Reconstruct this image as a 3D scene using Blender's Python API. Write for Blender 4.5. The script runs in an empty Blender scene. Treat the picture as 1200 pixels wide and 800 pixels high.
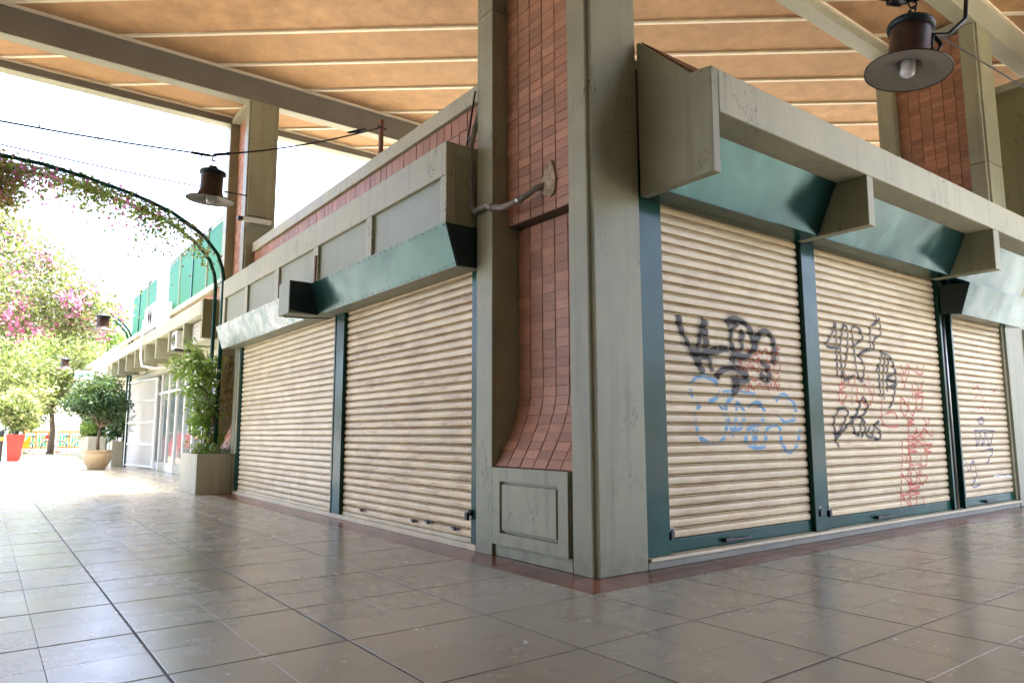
import bpy, math, random
import numpy as np
from mathutils import Matrix, Vector

random.seed(7)
rng = np.random.default_rng(7)
scene = bpy.context.scene
COL = scene.collection

# ------------------------------------------------------------------ camera
CAM = (-3.628, -3.847, 1.05)
PITCH, YAW, ROLL = (math.radians(a) for a in (7.389, 53.238, -0.157))
fw = Vector((math.cos(PITCH) * math.cos(YAW), math.cos(PITCH) * math.sin(YAW), math.sin(PITCH)))
rt = Vector((math.sin(YAW), -math.cos(YAW), 0))
up = rt.cross(fw)
rt2 = rt * math.cos(ROLL) + up * math.sin(ROLL)
up2 = -rt * math.sin(ROLL) + up * math.cos(ROLL)
cam_data = bpy.data.cameras.new('camera')
cam_data.sensor_width = 36.0
cam_data.lens = 825.44 * 36.0 / 1200.0
cam_data.clip_end = 1500
cam = bpy.data.objects.new('camera', cam_data)
COL.objects.link(cam)
cam.matrix_world = Matrix(((rt2.x, up2.x, -fw.x, CAM[0]), (rt2.y, up2.y, -fw.y, CAM[1]), (rt2.z, up2.z, -fw.z, CAM[2]), (0, 0, 0, 1)))
scene.camera = cam

# ------------------------------------------------------------------ world, sun, exposure
SUN_EL, SUN_AZ = math.radians(80), math.radians(1)     # azimuth of the sun from +X, anticlockwise
world = bpy.data.worlds.new('World')
scene.world = world
world.use_nodes = True
wn = world.node_tree
sky = wn.nodes.new('ShaderNodeTexSky')
sky.sky_type = 'NISHITA'
sky.sun_disc = False
sky.sun_elevation = SUN_EL
sky.sun_rotation = math.pi / 2 - SUN_AZ
sky.air_density = 0.6
sky.dust_density = 5.0
sky.ozone_density = 0.3
wn.links.new(sky.outputs[0], wn.nodes['Background'].inputs[0])
wn.nodes['Background'].inputs[1].default_value = 0.15
sun_data = bpy.data.lights.new('sun', 'SUN')
sun_data.energy = 1.5
sun_data.angle = math.radians(10)
sun_data.color = (1.0, 0.94, 0.83)
sun = bpy.data.objects.new('sun', sun_data)
COL.objects.link(sun)
sd = Vector((math.cos(SUN_EL) * math.cos(SUN_AZ), math.cos(SUN_EL) * math.sin(SUN_AZ), math.sin(SUN_EL)))
sun.rotation_euler = sd.to_track_quat('Z', 'Y').to_euler()
sun.location = sd * 60
vs = scene.view_settings
vs.view_transform = 'Standard'
vs.look = 'None'
vs.gamma = 1.0
vs.use_curve_mapping = False
vs.exposure = 4.0
scene.render.engine = 'CYCLES'
scene.cycles.use_denoising = True
scene.cycles.max_bounces = 10
scene.cycles.diffuse_bounces = 6
scene.cycles.transparent_max_bounces = 12
scene.cycles.sample_clamp_indirect = 8.0

# ------------------------------------------------------------------ helpers: meshes and objects
WORLD = {}


def unit_link(o, parent, loc):
    COL.objects.link(o)
    p = WORLD.get(parent.name, Vector((0, 0, 0))) if parent else Vector((0, 0, 0))
    o.location = Vector(loc) - p
    if parent:
        o.parent = parent
    WORLD[o.name] = Vector(loc)


def thing(name, label, cat, loc=(0, 0, 0), group=None):
    o = bpy.data.objects.new(name, None)
    o.empty_display_size = 0.2
    unit_link(o, None, loc)
    return tag(o, label, cat, group)


def tag(o, label, cat, group=None):
    o['label'] = label
    o['category'] = cat
    if group:
        o['group'] = group
    return o


class MB:
    def __init__(s):
        s.v, s.f = [], []

    def add(s, vs_, fs_):
        n = len(s.v)
        s.v += [tuple(map(float, p)) for p in vs_]
        s.f += [tuple(i + n for i in f) for f in fs_]
        return s

    def box(s, x0, x1, y0, y1, z0, z1):
        return s.add([(x0, y0, z0), (x1, y0, z0), (x1, y1, z0), (x0, y1, z0), (x0, y0, z1), (x1, y0, z1), (x1, y1, z1), (x0, y1, z1)],
                     [(0, 3, 2, 1), (4, 5, 6, 7), (0, 1, 5, 4), (1, 2, 6, 5), (2, 3, 7, 6), (3, 0, 4, 7)])

    def prism(s, poly, axis, a, b):
        """poly: 2D points in the other two axes (x: (y,z)  y: (x,z)  z: (x,y))"""
        def mk(p, t):
            return (t, p[0], p[1]) if axis == 'x' else (p[0], t, p[1]) if axis == 'y' else (p[0], p[1], t)
        n = len(poly)
        vs_ = [mk(p, a) for p in poly] + [mk(p, b) for p in poly]
        area = sum(poly[i][0] * poly[(i + 1) % n][1] - poly[(i + 1) % n][0] * poly[i][1] for i in range(n))
        flip = (area > 0) ^ (axis == 'y') ^ (b < a)
        fs_ = [tuple(range(n))[::-1], tuple(range(n, 2 * n))] + [(i, (i + 1) % n, n + (i + 1) % n, n + i) for i in range(n)]
        if not flip:
            fs_ = [f[::-1] for f in fs_]
        return s.add(vs_, fs_)

    def tube(s, pts, r, n=8, closed=False):
        pts = [Vector(p) for p in pts]
        rs = r if isinstance(r, (list, tuple)) else [r] * len(pts)
        vs_, fs_ = [], []
        m = len(pts)
        ref = None
        for i, p in enumerate(pts):
            if closed:
                t = (pts[(i + 1) % m] - pts[i - 1])
            else:
                t = pts[min(i + 1, m - 1)] - pts[max(i - 1, 0)]
            t.normalize()
            if ref is None:
                ref = Vector((0, 0, 1)) if abs(t.z) < .9 else Vector((1, 0, 0))
            a = ref - t * ref.dot(t)
            if a.length < 1e-5:
                a = t.orthogonal()
            a.normalize()
            ref = a
            b = t.cross(a)
            for k in range(n):
                w = 2 * math.pi * k / n
                vs_.append(p + (a * math.cos(w) + b * math.sin(w)) * rs[i])
        for i in range(m if closed else m - 1):
            for k in range(n):
                j = (i + 1) % m
                fs_.append((i * n + k, i * n + (k + 1) % n, j * n + (k + 1) % n, j * n + k))
        if not closed:
            fs_ += [tuple(range(n))[::-1], tuple((m - 1) * n + k for k in range(n))]
        return s.add(vs_, fs_)

    def lathe(s, prof, c=(0, 0, 0), n=28):
        vs_, fs_ = [], []
        for r, z in prof:
            for k in range(n):
                w = 2 * math.pi * k / n
                vs_.append((c[0] + r * math.cos(w), c[1] + r * math.sin(w), c[2] + z))
        for i in range(len(prof) - 1):
            for k in range(n):
                fs_.append((i * n + k, i * n + (k + 1) % n, (i + 1) * n + (k + 1) % n, (i + 1) * n + k))
        return s.add(vs_, fs_)

    def mesh(s, name, mat, centre=None, smooth=False):
        a = np.array(s.v)
        c = (a.min(0) + a.max(0)) / 2 if centre is None else np.array(centre)
        me = bpy.data.meshes.new(name)
        me.from_pydata((a - c).tolist(), [], s.f)
        if isinstance(mat, bpy.types.Material):
            me.materials.append(mat)
        if smooth:
            me.polygons.foreach_set('use_smooth', [True] * len(me.polygons))
        me.update()
        return me, tuple(c)

    def build(s, name, mat, parent=None, smooth=False, bevel=0, seg=2):
        me, c = s.mesh(name, mat, None, smooth)
        o = bpy.data.objects.new(name, me)
        unit_link(o, parent, c)
        if bevel:
            m = o.modifiers.new('bevel', 'BEVEL')
            m.width = bevel
            m.segments = seg
            m.limit_method = 'ANGLE'
            m.angle_limit = math.radians(40)
        return o


def inst(name, me, parent, loc, rot=None):
    o = bpy.data.objects.new(name, me)
    unit_link(o, parent, loc)
    if rot:
        o.rotation_euler = rot
    return o


def box(name, mat, parent, x0, x1, y0, y1, z0, z1, bevel=0):
    return MB().box(x0, x1, y0, y1, z0, z1).build(name, mat, parent, bevel=bevel)


def struct(o):
    o['kind'] = 'structure'
    return o


def stuff(o):
    o['kind'] = 'stuff'
    return o


def chamfer_tile(lx, ly, h, c):
    """a flat tile lying in xy, top at z=0, with chamfered rim"""
    m = MB()
    a, b = lx / 2, ly / 2
    q = [(-a, -b, -h), (a, -b, -h), (a, b, -h), (-a, b, -h), (-a, -b, -c), (a, -b, -c), (a, b, -c), (-a, b, -c),
         (-a + c, -b + c, 0), (a - c, -b + c, 0), (a - c, b - c, 0), (-a + c, b - c, 0)]
    f = [(8, 9, 10, 11)]
    for k in range(4):
        j = (k + 1) % 4
        f += [(k, j, 4 + j, 4 + k), (4 + k, 4 + j, 8 + j, 8 + k)]
    return m.add(q, f)


# ------------------------------------------------------------------ helpers: materials
class NT:
    def __init__(s, name):
        s.m = bpy.data.materials.new(name)
        s.m.use_nodes = True
        s.t = s.m.node_tree
        s.t.nodes.clear()
        s.out = s.t.nodes.new('ShaderNodeOutputMaterial')
        s.geo = s.t.nodes.new('ShaderNodeNewGeometry')
        s.pos = s.geo.outputs['Position']

    def n(s, typ, ins=None, **props):
        nd = s.t.nodes.new('ShaderNode' + typ)
        for k, v in props.items():
            setattr(nd, k, v)
        for k, v in (ins or {}).items():
            s.set(nd.inputs[k], v)
        return nd

    def set(s, sock, v):
        if isinstance(v, bpy.types.NodeSocket):
            s.t.links.new(v, sock)
        elif isinstance(v, (tuple, list)) and len(v) == 3 and sock.type == 'RGBA':
            sock.default_value = (*v, 1)
        else:
            sock.default_value = v

    def noise(s, scale, detail=4, rough=.55, stretch=None, dist=0.0):
        vec = s.pos
        if stretch:
            vec = s.n('Vector' + 'Math', {0: s.pos, 1: stretch}, operation='MULTIPLY').outputs[0]
        return s.n('TexNoise', {'Vector': vec, 'Scale': scale, 'Detail': detail, 'Roughness': rough, 'Distortion': dist}).outputs['Fac']

    def ramp(s, fac, a, b, c0=0.0, c1=1.0):
        return s.n('MapRange', {'Value': fac, 'From Min': a, 'From Max': b, 'To Min': c0, 'To Max': c1}, clamp=True).outputs[0]

    def mix(s, fac, a, b, mode='MIX'):
        nd = s.n('Mix', {}, data_type='RGBA', blend_type=mode)
        s.set(nd.inputs[0], fac)
        s.set(nd.inputs[6], a)
        s.set(nd.inputs[7], b)
        return nd.outputs[2]

    def math(s, op, a, b=0.0):
        return s.n('Math', {0: a, 1: b}, operation=op).outputs[0]

    def random(s):
        oi = s.n('ObjectInfo').outputs['Random']
        return s.math('FRACT', s.math('ADD', oi, s.geo.outputs['Random Per Island']))

    def bump(s, h, strength=.3, dist=.01, normal=None):
        nd = s.n('Bump', {'Height': h, 'Strength': strength, 'Distance': dist})
        if normal is not None:
            s.set(nd.inputs['Normal'], normal)
        return nd.outputs[0]

    def bsdf(s, color, rough, metallic=0.0, normal=None, spec=.5, **kw):
        b = s.n('BsdfPrincipled', {'Base Color': color, 'Roughness': rough, 'Metallic': metallic, 'Specular IOR Level': spec})
        if normal is not None:
            s.set(b.inputs['Normal'], normal)
        for k, v in kw.items():
            s.set(b.inputs[k.replace('_', ' ')], v)
        s.t.links.new(b.outputs[0], s.out.inputs[0])
        s.b = b
        return s.m


def sc(c, k):
    return tuple(min(1, x * k) for x in c)


def paint(name, base, rough=.55, mott=.25, streak=.35, chips=.0, grime=(.10, .09, .065), spec=.4, bump=.25, dirt_scale=1.2):
    """old brushed paint on concrete or steel: cloudy tone, vertical runs, chips, fine relief"""
    t = NT(name)
    big = t.noise(dirt_scale, 5, .6)
    c = t.mix(t.ramp(big, .3, .7), sc(base, 1 - mott), sc(base, 1 + mott * .6))
    runs = t.noise(9, 4, .6, (1, 1, .05))
    c = t.mix(t.math('MULTIPLY', t.ramp(runs, .52, .78), streak), c, grime)
    fine = t.noise(60, 4, .6)
    c = t.mix(t.math('MULTIPLY', t.ramp(fine, .45, .8), .25), c, sc(base, .55))
    if chips:
        ck = t.noise(2.4, 5, .6, (1, 1, .35))
        ln = t.ramp(t.math('ABSOLUTE', t.math('SUBTRACT', ck, .5)), .0012, .004, 1, 0)
        ln = t.math('MULTIPLY', ln, t.ramp(t.noise(.9, 2), .52, .60))
        c = t.mix(t.math('MULTIPLY', ln, .8), c, (.05, .045, .035))
        dk = t.noise(30, 5, .7)
        c = t.mix(t.math('MULTIPLY', t.ramp(dk, .71, .73), .8), c, (.05, .04, .03))
        foot = t.ramp(t.n('SeparateXYZ', {0: t.pos}).outputs[2], .0, .30, .45, 0)
        c = t.mix(t.math('MULTIPLY', foot, t.ramp(t.noise(7, 5, .65), .42, .62)), c, grime)
        cn = t.noise(16, 6, .7)
        c = t.mix(t.math('MULTIPLY', t.ramp(cn, .675, .70), chips), c, (.42, .40, .34))
    return t.bsdf(c, t.ramp(big, .2, .8, rough - .08, rough + .1), normal=t.bump(t.math('ADD', fine, runs), bump, .004), spec=spec)


def flat(name, base, rough=.6, metallic=0.0, var=.15, scale=6, spec=.4, bump=.1, **kw):
    t = NT(name)
    nz = t.noise(scale, 4, .6)
    c = t.mix(t.ramp(nz, .3, .7), sc(base, 1 - var), sc(base, 1 + var))
    return t.bsdf(c, rough, metallic, normal=t.bump(t.noise(scale * 8, 3), bump, .004), spec=spec, **kw)


def mat_tile(name, base, alt, lime=.5, rough=.5, bump=.4):
    t = NT(name)
    r = t.random()
    c = t.mix(t.ramp(r, 0, 1), base, alt)
    c = t.mix(t.ramp(t.math('FRACT', t.math('MULTIPLY', r, 7.3)), .5, 1, 0, .7), c, sc(base, .5))
    nz = t.noise(22, 6, .7)
    c = t.mix(t.ramp(nz, .35, .75, 0, .55), c, sc(base, .5))
    lm = t.noise(30, 5, .7, (1, 1, .35))
    c = t.mix(t.ramp(lm, .60, .74, 0, lime), c, (.50, .38, .27))
    cl = t.noise(1.7, 4, .6)
    c = t.mix(t.ramp(cl, .5, .75, 0, .35), c, (.20, .15, .10))
    return t.bsdf(c, rough, normal=t.bump(t.math('ADD', nz, lm), bump, .006), spec=.35)


def mat_steel(name, base, rough=.3, wob=.5, scuff=.25, spec=.6, metal=0.0):
    t = NT(name)
    nz = t.noise(2.2, 4, .55)
    c = t.mix(t.ramp(nz, .3, .7), sc(base, .75), sc(base, 1.25))
    s_ = t.noise(24, 6, .7, (1, 1, .25))
    c = t.mix(t.ramp(s_, .66, .72, 0, scuff), c, (.22, .25, .22))
    d = t.noise(5, 3, .5, (1, 1, .3))
    c = t.mix(t.ramp(d, .55, .8, 0, .2), c, (.05, .06, .05))
    wv = t.noise(1.6, 2, .4)
    nm = t.bump(wv, wob, .03, t.bump(t.noise(70, 3), .08, .003))
    return t.bsdf(c, t.ramp(t.noise(3, 3), .3, .7, rough - .04, rough + .06), metal, nm, spec)


def mat_shutter(name, base, rust=.5, axis='x'):
    t = NT(name)
    st = (.14, 1, 1) if axis == 'x' else (1, .14, 1)
    r = t.random()
    c = t.mix(r, sc(base, .78), sc(base, 1.14))
    nz = t.noise(3, 5, .6)
    c = t.mix(t.ramp(nz, .3, .75), sc(base, 1.1), c)
    c = t.mix(t.ramp(t.noise(1.6, 6, .7), .48, .72, 0, .5), c, (.42, .31, .18))
    long_ = t.noise(14, 6, .7, st)
    c = t.mix(t.ramp(long_, .50, .68, 0, rust), c, (.36, .20, .085))
    spots = t.noise(26, 5, .75, (1, 1, 1.6) if axis == 'x' else (1, 1, 1.6))
    c = t.mix(t.ramp(spots, .63, .69, 0, min(1, rust * 1.2)), c, (.13, .06, .03))
    drip = t.noise(12, 4, .6, (1, 1, .06))
    c = t.mix(t.ramp(drip, .55, .8, 0, .3), c, (.36, .27, .17))
    return t.bsdf(c, .42, 0.0, t.bump(t.noise(50, 4), .15, .004), .45)


def mat_leaf(name, cols, trans=.45, rough=.5):
    t = NT(name)
    r = t.geo.outputs['Random Per Island']
    cr = t.n('ValToRGB')
    t.t.links.new(r, cr.inputs[0])
    e = cr.color_ramp.elements
    while len(e) < len(cols):
        e.new(.5)
    for i, c in enumerate(cols):
        e[i].position = i / max(1, len(cols) - 1)
        e[i].color = (*c, 1)
    b = t.n('BsdfPrincipled', {'Base Color': cr.outputs[0], 'Roughness': rough, 'Specular IOR Level': .4})
    tr = t.n('BsdfTranslucent', {'Color': t.mix(.35, cr.outputs[0], (.35, .45, .05))})
    mx = t.n('MixShader', {0: trans, 1: b.outputs[0], 2: tr.outputs[0]})
    t.t.links.new(mx.outputs[0], t.out.inputs[0])
    return t.m


def mat_petal(name, cols):
    m = mat_leaf(name, cols, .5, .6)
    for nd in m.node_tree.nodes:
        if nd.type == 'MIX':
            nd.inputs[0].default_value = 0.0
    return m


def mat_glass(name, col, alpha=.45):
    t = NT(name)
    g = t.n('BsdfGlossy', {'Color': (1, 1, 1), 'Roughness': .05})
    tr = t.n('BsdfTransparent', {'Color': (*col, 1)})
    d = t.n('BsdfDiffuse', {'Color': (*col, 1)})
    a = t.n('MixShader', {0: alpha, 1: tr.outputs[0], 2: d.outputs[0]})
    fr = t.n('Fresnel', {'IOR': 1.45})
    mx = t.n('MixShader', {0: fr.outputs[0], 1: a.outputs[0], 2: g.outputs[0]})
    t.t.links.new(mx.outputs[0], t.out.inputs[0])
    return t.m


# floor lattice of the terrazzo slabs
GX0, GY0, GPX, GPY = -0.33, -0.32, 0.855, 0.82


def mat_floor(name, lines):
    t = NT(name)
    base = (.310, .288, .212)
    r = t.random() if not lines else None
    sp = t.noise(260, 2, .5)
    cl = t.noise(1.3, 4, .6)
    c = t.mix(t.ramp(cl, .3, .7), sc(base, .88), sc(base, 1.1))
    if r is not None:
        c = t.mix(t.ramp(r, 0, 1, 0, .35), c, (.225, .198, .145))
    c = t.mix(t.ramp(sp, .56, .70, 0, .5), c, (.42, .37, .28))
    c = t.mix(t.ramp(sp, .42, .32, 0, .5), c, (.14, .115, .08))
    stn = t.noise(5.5, 6, .7)
    c = t.mix(t.ramp(stn, .55, .75, 0, .22), c, (.20, .175, .125))
    rough = t.math('ADD', t.ramp(t.noise(3.5, 5, .65), .3, .75, .19, .30), t.ramp(t.noise(.7, 3), .45, .65, 0, .05))
    if lines:
        sx = t.n('SeparateXYZ', {0: t.pos})
        fac = None
        for o, p, sk in ((GX0, GPX, 0), (GY0, GPY, 1)):
            a = t.math('DIVIDE', t.math('SUBTRACT', sx.outputs[sk], o), p / 2)
            fr_ = t.math('ABSOLUTE', t.math('SUBTRACT', t.math('FRACT', t.math('ADD', a, .5)), .5))
            ln = t.ramp(fr_, .014, .022, 1, 0)
            fac = ln if fac is None else t.math('MAXIMUM', fac, ln)
        c = t.mix(fac, c, (.035, .028, .022))
        rough = t.math('ADD', rough, t.math('MULTIPLY', fac, .4))
    nm = t.bump(t.noise(1.1, 3, .5), .05, .01, t.bump(t.noise(120, 2), .03, .002))
    return t.bsdf(c, rough, 0.0, nm, .8)


def mat_ceiling(name):
    t = NT(name)
    base = (.53, .32, .165)
    r = t.random()
    c = t.mix(r, sc(base, .9), sc(base, 1.08))
    mo = t.noise(2.6, 6, .65)
    c = t.mix(t.ramp(mo, .35, .7), sc(base, .72), c)
    pat = t.noise(5.5, 6, .7, dist=1.2)
    c = t.mix(t.ramp(pat, .58, .72, 0, .4), c, (.68, .42, .20))
    c = t.mix(t.ramp(t.noise(13, 5, .7), .62, .75, 0, .3), c, (.27, .12, .05))
    return t.bsdf(c, .7, 0, t.bump(pat, .2, .006), .25)


SAGE = paint('sage_paint', (.305, .305, .205), .5, .22, .35, .5)
SAGE2 = paint('pale_sage_paint', (.405, .400, .290), .55, .15, .3, .4)
OLIVE = paint('olive_paint', (.235, .225, .115), .55, .2, .3, .3)
BEAM_SHADED = paint('shaded_beam_paint', (.20, .185, .158), .55, .12, .15)  # darker grey paints in the shade on the sides of the far beams
BEAM = paint('beam_paint', (.34, .34, .255), .55, .12, .15)
RENDERD = paint('light_blocker_render', (.085, .08, .065), .7)  # dark so the added unseen blocks bounce little light
GROUT = flat('dark_grout', (.11, .075, .055), .9)
TILE = mat_tile('terracotta_tile', (.520, .255, .150), (.340, .155, .092), .7)
TILE_PALE = mat_tile('pale_terracotta_tile', (.46, .215, .120), (.36, .16, .090), .5)
CEIL = mat_ceiling('orange_ceiling_board')
CREAM = flat('cream_batten', (.78, .70, .54), .6, var=.08)
SHUT_R = mat_shutter('cream_shutter', (.64, .525, .325), .55, 'x')
SHUT_L = mat_shutter('cream_shutter_rusty', (.68, .55, .335), .85, 'y')
SHUT_L2 = mat_shutter('cream_shutter_clean', (.72, .615, .41), .35, 'y')
INTERLOCK = flat('rusty_interlock', (.27, .185, .11), .7, 0, .5, 20)
STEEL = mat_steel('green_steel', (.006, .052, .037), .20, .10, .08, .18)
VAL = mat_steel('green_sheet_metal', (.020, .066, .058), .20, .6, .0, .28, .45)
NAVY = flat('dark_green_metal', (.010, .022, .026), .45)
t_ = NT('bare_sheet_metal')
GALV = t_.bsdf(t_.mix(t_.ramp(t_.noise(6, 5, .7, (1, 1, .2)), .4, .65), (.13, .20, .18), (.36, .38, .36)), t_.ramp(t_.noise(9, 4), .3, .7, .2, .45), .35,
               t_.bump(t_.noise(2.5, 3), .6, .03), .6)
INFILL = paint('infill_panel_paint', (.32, .345, .265), .45, .12, .3, 0, (.20, .20, .15), .2)
FLOOR = mat_floor('polished_terrazzo', False)
FLOOR_SHEET = mat_floor('polished_terrazzo_grid', True)
BORDER = mat_tile('red_border_tile', (.235, .095, .055), (.175, .075, .045), .1, .22, .08)
SILLC = paint('cream_sill_paint', (.60, .53, .37), .5, .2, .3)
BASEG = paint('grey_plinth_paint', (.25, .25, .20), .6, .25, .4)
DARK = flat('black_metal', (.015, .014, .013), .45)
STEELB = flat('bare_steel', (.35, .34, .32), .35, .9)
RUST = flat('rusty_steel', (.16, .065, .03), .65, .2, .5, 14)
ENAMEL = flat('grey_enamel', (.26, .245, .21), .5)
PATCH = flat('grey_mortar', (.34, .27, .19), .9, 0, .5, 18, bump=.6)
PIPE = flat('grey_pipe', (.24, .215, .185), .5, 0, .25, 8)
WHITE = flat('white_paint', (.72, .72, .69), .45, 0, .06)
PLASTER = flat('pale_plaster', (.60, .56, .47), .8)
CONC = paint('planter_paint', (.36, .345, .255), .65, .2, .35)
CLAY = flat('sand_clay', (.50, .37, .22), .6, 0, .12, 10)
RED = flat('red_plastic', (.55, .045, .035), .35)
SOIL = flat('soil', (.05, .035, .022), .95)
BARK = flat('bark', (.17, .125, .085), .85, 0, .35, 16, bump=.5)
GLASSG = mat_leaf('green_glass_sheet', [(.045, .24, .19), (.06, .29, .23)], .5, .5)
LAMPB = flat('brown_enamel', (.050, .026, .018), .4, 0, .4, 12)
GLASSC = mat_glass('shop_glass', (.45, .52, .50), .35)
LEAF_A = mat_leaf('leaf_green', [(.035, .09, .02), (.07, .15, .03), (.12, .20, .04), (.20, .27, .06)])
LEAF_B = mat_leaf('leaf_dark', [(.018, .055, .03), (.03, .085, .045), (.05, .11, .055), (.10, .17, .07)], .25, .35)
LEAF_C = mat_leaf('leaf_yellow', [(.10, .155, .045), (.15, .20, .075), (.22, .25, .11), (.28, .26, .15)], .45)
LEAF_E = mat_leaf('leaf_bougainvillea', [(.045, .075, .030), (.08, .115, .055), (.13, .15, .08), (.22, .20, .12)], .4)
LEAF_F = mat_leaf('leaf_bright', [(.09, .20, .03), (.15, .29, .05), (.22, .34, .08), (.30, .36, .12)], .5)
LEAF_D = mat_leaf('leaf_dry', [(.20, .10, .04), (.30, .17, .07), (.16, .15, .05), (.26, .22, .08)], .4)
PETAL = mat_petal('bougainvillea_petal', [(.50, .10, .28), (.58, .20, .40), (.66, .36, .50), (.45, .08, .22)])

# ================================================================== THE SETTING: floor
floor = struct(MB().add([(-250, -120, -.006), (250, -120, -.006), (250, 300, -.006), (-250, 300, -.006)], [(0, 1, 2, 3)]).build('floor', FLOOR_SHEET))


def in_view(x, y, z=0.0, mg=.08):
    d = Vector((x, y, z)) - Vector(CAM)
    w = d.dot(fw)
    if w < .3:
        return False
    return abs(d.dot(rt2) / w) < .727 + mg and -.485 - mg < d.dot(up2) / w < .485 + mg


tiles = []
for i in range(-24, 14):
    for j in range(-16, 36):
        cx, cy = GX0 + (i + .5) * GPX / 2, GY0 + (j + .5) * GPY / 2
        if cx > GX0 and cy > GY0:
            continue
        d = math.hypot(cx - CAM[0], cy - CAM[1])
        if d < 15 and in_view(cx, cy):
            sx, sy = (-1 if i % 2 else 1), (-1 if j % 2 else 1)
            tiles.append((d, cx + sx * .0030, cy + sy * .0030))
tiles.sort()
tile_me, _ = chamfer_tile(GPX / 2 - .009, GPY / 2 - .009, .0058, .0012).mesh('floor_tile', FLOOR, (0, 0, 0))
for d, x, y in tiles[:300]:
    inst('floor_tile', tile_me, floor, (x, y, random.uniform(-.0004, .0004)), (random.gauss(0, .0008), random.gauss(0, .0008), 0))
rest = MB()
for d, x, y in tiles[300:]:
    q = chamfer_tile(GPX / 2 - .009, GPY / 2 - .009, .0058, .0012)
    a, b = random.gauss(0, .0007), random.gauss(0, .0007)
    rest.add([(p[0] + x, p[1] + y, p[2] + a * p[0] + b * p[1]) for p in q.v], q.f)
stuff(rest.build('floor_tiles_beyond', FLOOR, floor))
# dark red border of tiles along both shop fronts
bl, _ = chamfer_tile(.325, .40, .0058, .0015).mesh('border_tile', BORDER, (0, 0, 0))
for k in range(24):
    inst('border_tile', bl, floor, (-.163, -.32 + .203 + k * .405, .001))
br, _ = chamfer_tile(.40, .315, .0058, .0015).mesh('border_tile', BORDER, (0, 0, 0))
for k in range(20):
    inst('border_tile', br, floor, (.207 + k * .405, -.162, .001))
# a bright metal strip laid in one of the long joints, as the photograph shows
box('joint_strip', STEELB, floor, GX0 - 2 * GPX - .0025, GX0 - 2 * GPX + .0025, -4, 14, -.0055, .0008)

# ================================================================== THE SETTING: roof on beams
ZC, ZB = 7.85, 7.35
RX0, RX1, RY0, RY1 = -40.0, 30.0, -7.5, 10.86
roof = struct(MB().box(RX0, RX1, RY0, RY1, ZC + .05, ZC + .28).build('roof', BEAM))
th = math.radians(39)
nx, ny = math.sin(th), math.cos(th)
dx, dy = math.cos(th), -math.sin(th)


def clip_rect(poly, ya=None, yb=None):
    for ax, val, sgn in ((0, RX0, 1), (0, RX1, -1), (1, RY0 if ya is None else ya, 1), (1, RY1 - .03 if yb is None else yb, -1)):
        out = []
        for i in range(len(poly)):
            a, b = poly[i], poly[(i + 1) % len(poly)]
            ia, ib = (a[ax] - val) * sgn >= 0, (b[ax] - val) * sgn >= 0
            if ia:
                out.append(a)
            if ia != ib:
                t = (val - a[ax]) / (b[ax] - a[ax])
                out.append((a[0] + (b[0] - a[0]) * t, a[1] + (b[1] - a[1]) * t))
        poly = out
        if len(poly) < 3:
            return None
    return poly


def strip(o0, o1, ya=None, yb=None):
    L = 90
    return clip_rect([(nx * o0 - dx * L, ny * o0 - dy * L), (nx * o0 + dx * L, ny * o0 + dy * L), (nx * o1 + dx * L, ny * o1 + dy * L), (nx * o1 - dx * L, ny * o1 - dy * L)], ya, yb)


SP = 1.03
for k in range(-44, 26):
    o = 5.80 + SP * k
    p = strip(o + .004, o + SP - .004)
    if p:
        MB().prism(p, 'z', ZC, ZC + .045).build('panel', CEIL, roof)
    p = strip(o - .032, o + .032)
    if p:
        MB().prism(p, 'z', ZC - .035, ZC - .001).build('batten', CREAM, roof)
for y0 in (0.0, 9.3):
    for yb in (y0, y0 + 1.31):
        box('beam', BEAM if y0 < 5 else BEAM_SHADED, roof, RX0, RX1, yb, yb + .25, ZB, ZC + .02, bevel=.012)
        if y0 > 5:
            box('lit_soffit_strip', BEAM, roof, RX0, RX1, yb + .004, yb + .246, ZB - .012, ZB - .001)  # added pale strip paints the underside as lit from the floor
        for ys in ((yb - .045,) if yb == y0 else (yb + .252,)) if yb < 10 else ():
            box('trim', CREAM, roof, RX0, RX1, ys, ys + .043, ZC - .05, ZC - .002)
# lower boarding between the two beams of a pair
for y0 in (.252, 9.552):
    box('pair_board', CEIL, roof, RX0, RX1, y0, y0 + 1.056, ZB + .17, ZB + .20)
    for k in range(-20, 26):
        p = strip(5.80 + SP * k - .032, 5.80 + SP * k + .032, y0 + .002, y0 + 1.054)
        if p and abs(p[0][0]) < 22:
            MB().prism(p, 'z', ZB + .14, ZB + .169).build('batten', CREAM, roof)
    for ys in (y0 + .001, y0 + 1.012):
        box('trim', CREAM, roof, RX0, RX1, ys, ys + .043, ZB + .12, ZB + .168)
box('beam', BEAM, roof, RX0, RX1, -7.5, -7.25, ZB, ZC + .02)
box('fascia_board', BEAM, roof, RX0, RX1, RY1 + .002, RY1 + .05, ZB + .2, ZC + .3)

# ================================================================== pillars
def web_x(z):
    if z > 2.95:
        return .185
    if z > 1.45:
        return .315
    t = min(1, (1.45 - z) / .695)
    return .315 - .27 * (1 - math.cos(math.pi / 2 * t))


WT = 1.06 / 6
TW, TH = WT - .008, .0825
tile_face, _ = chamfer_tile(TH, TW, .016, .003).mesh('tile', TILE, (0, 0, 0))     # z up = outward


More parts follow.
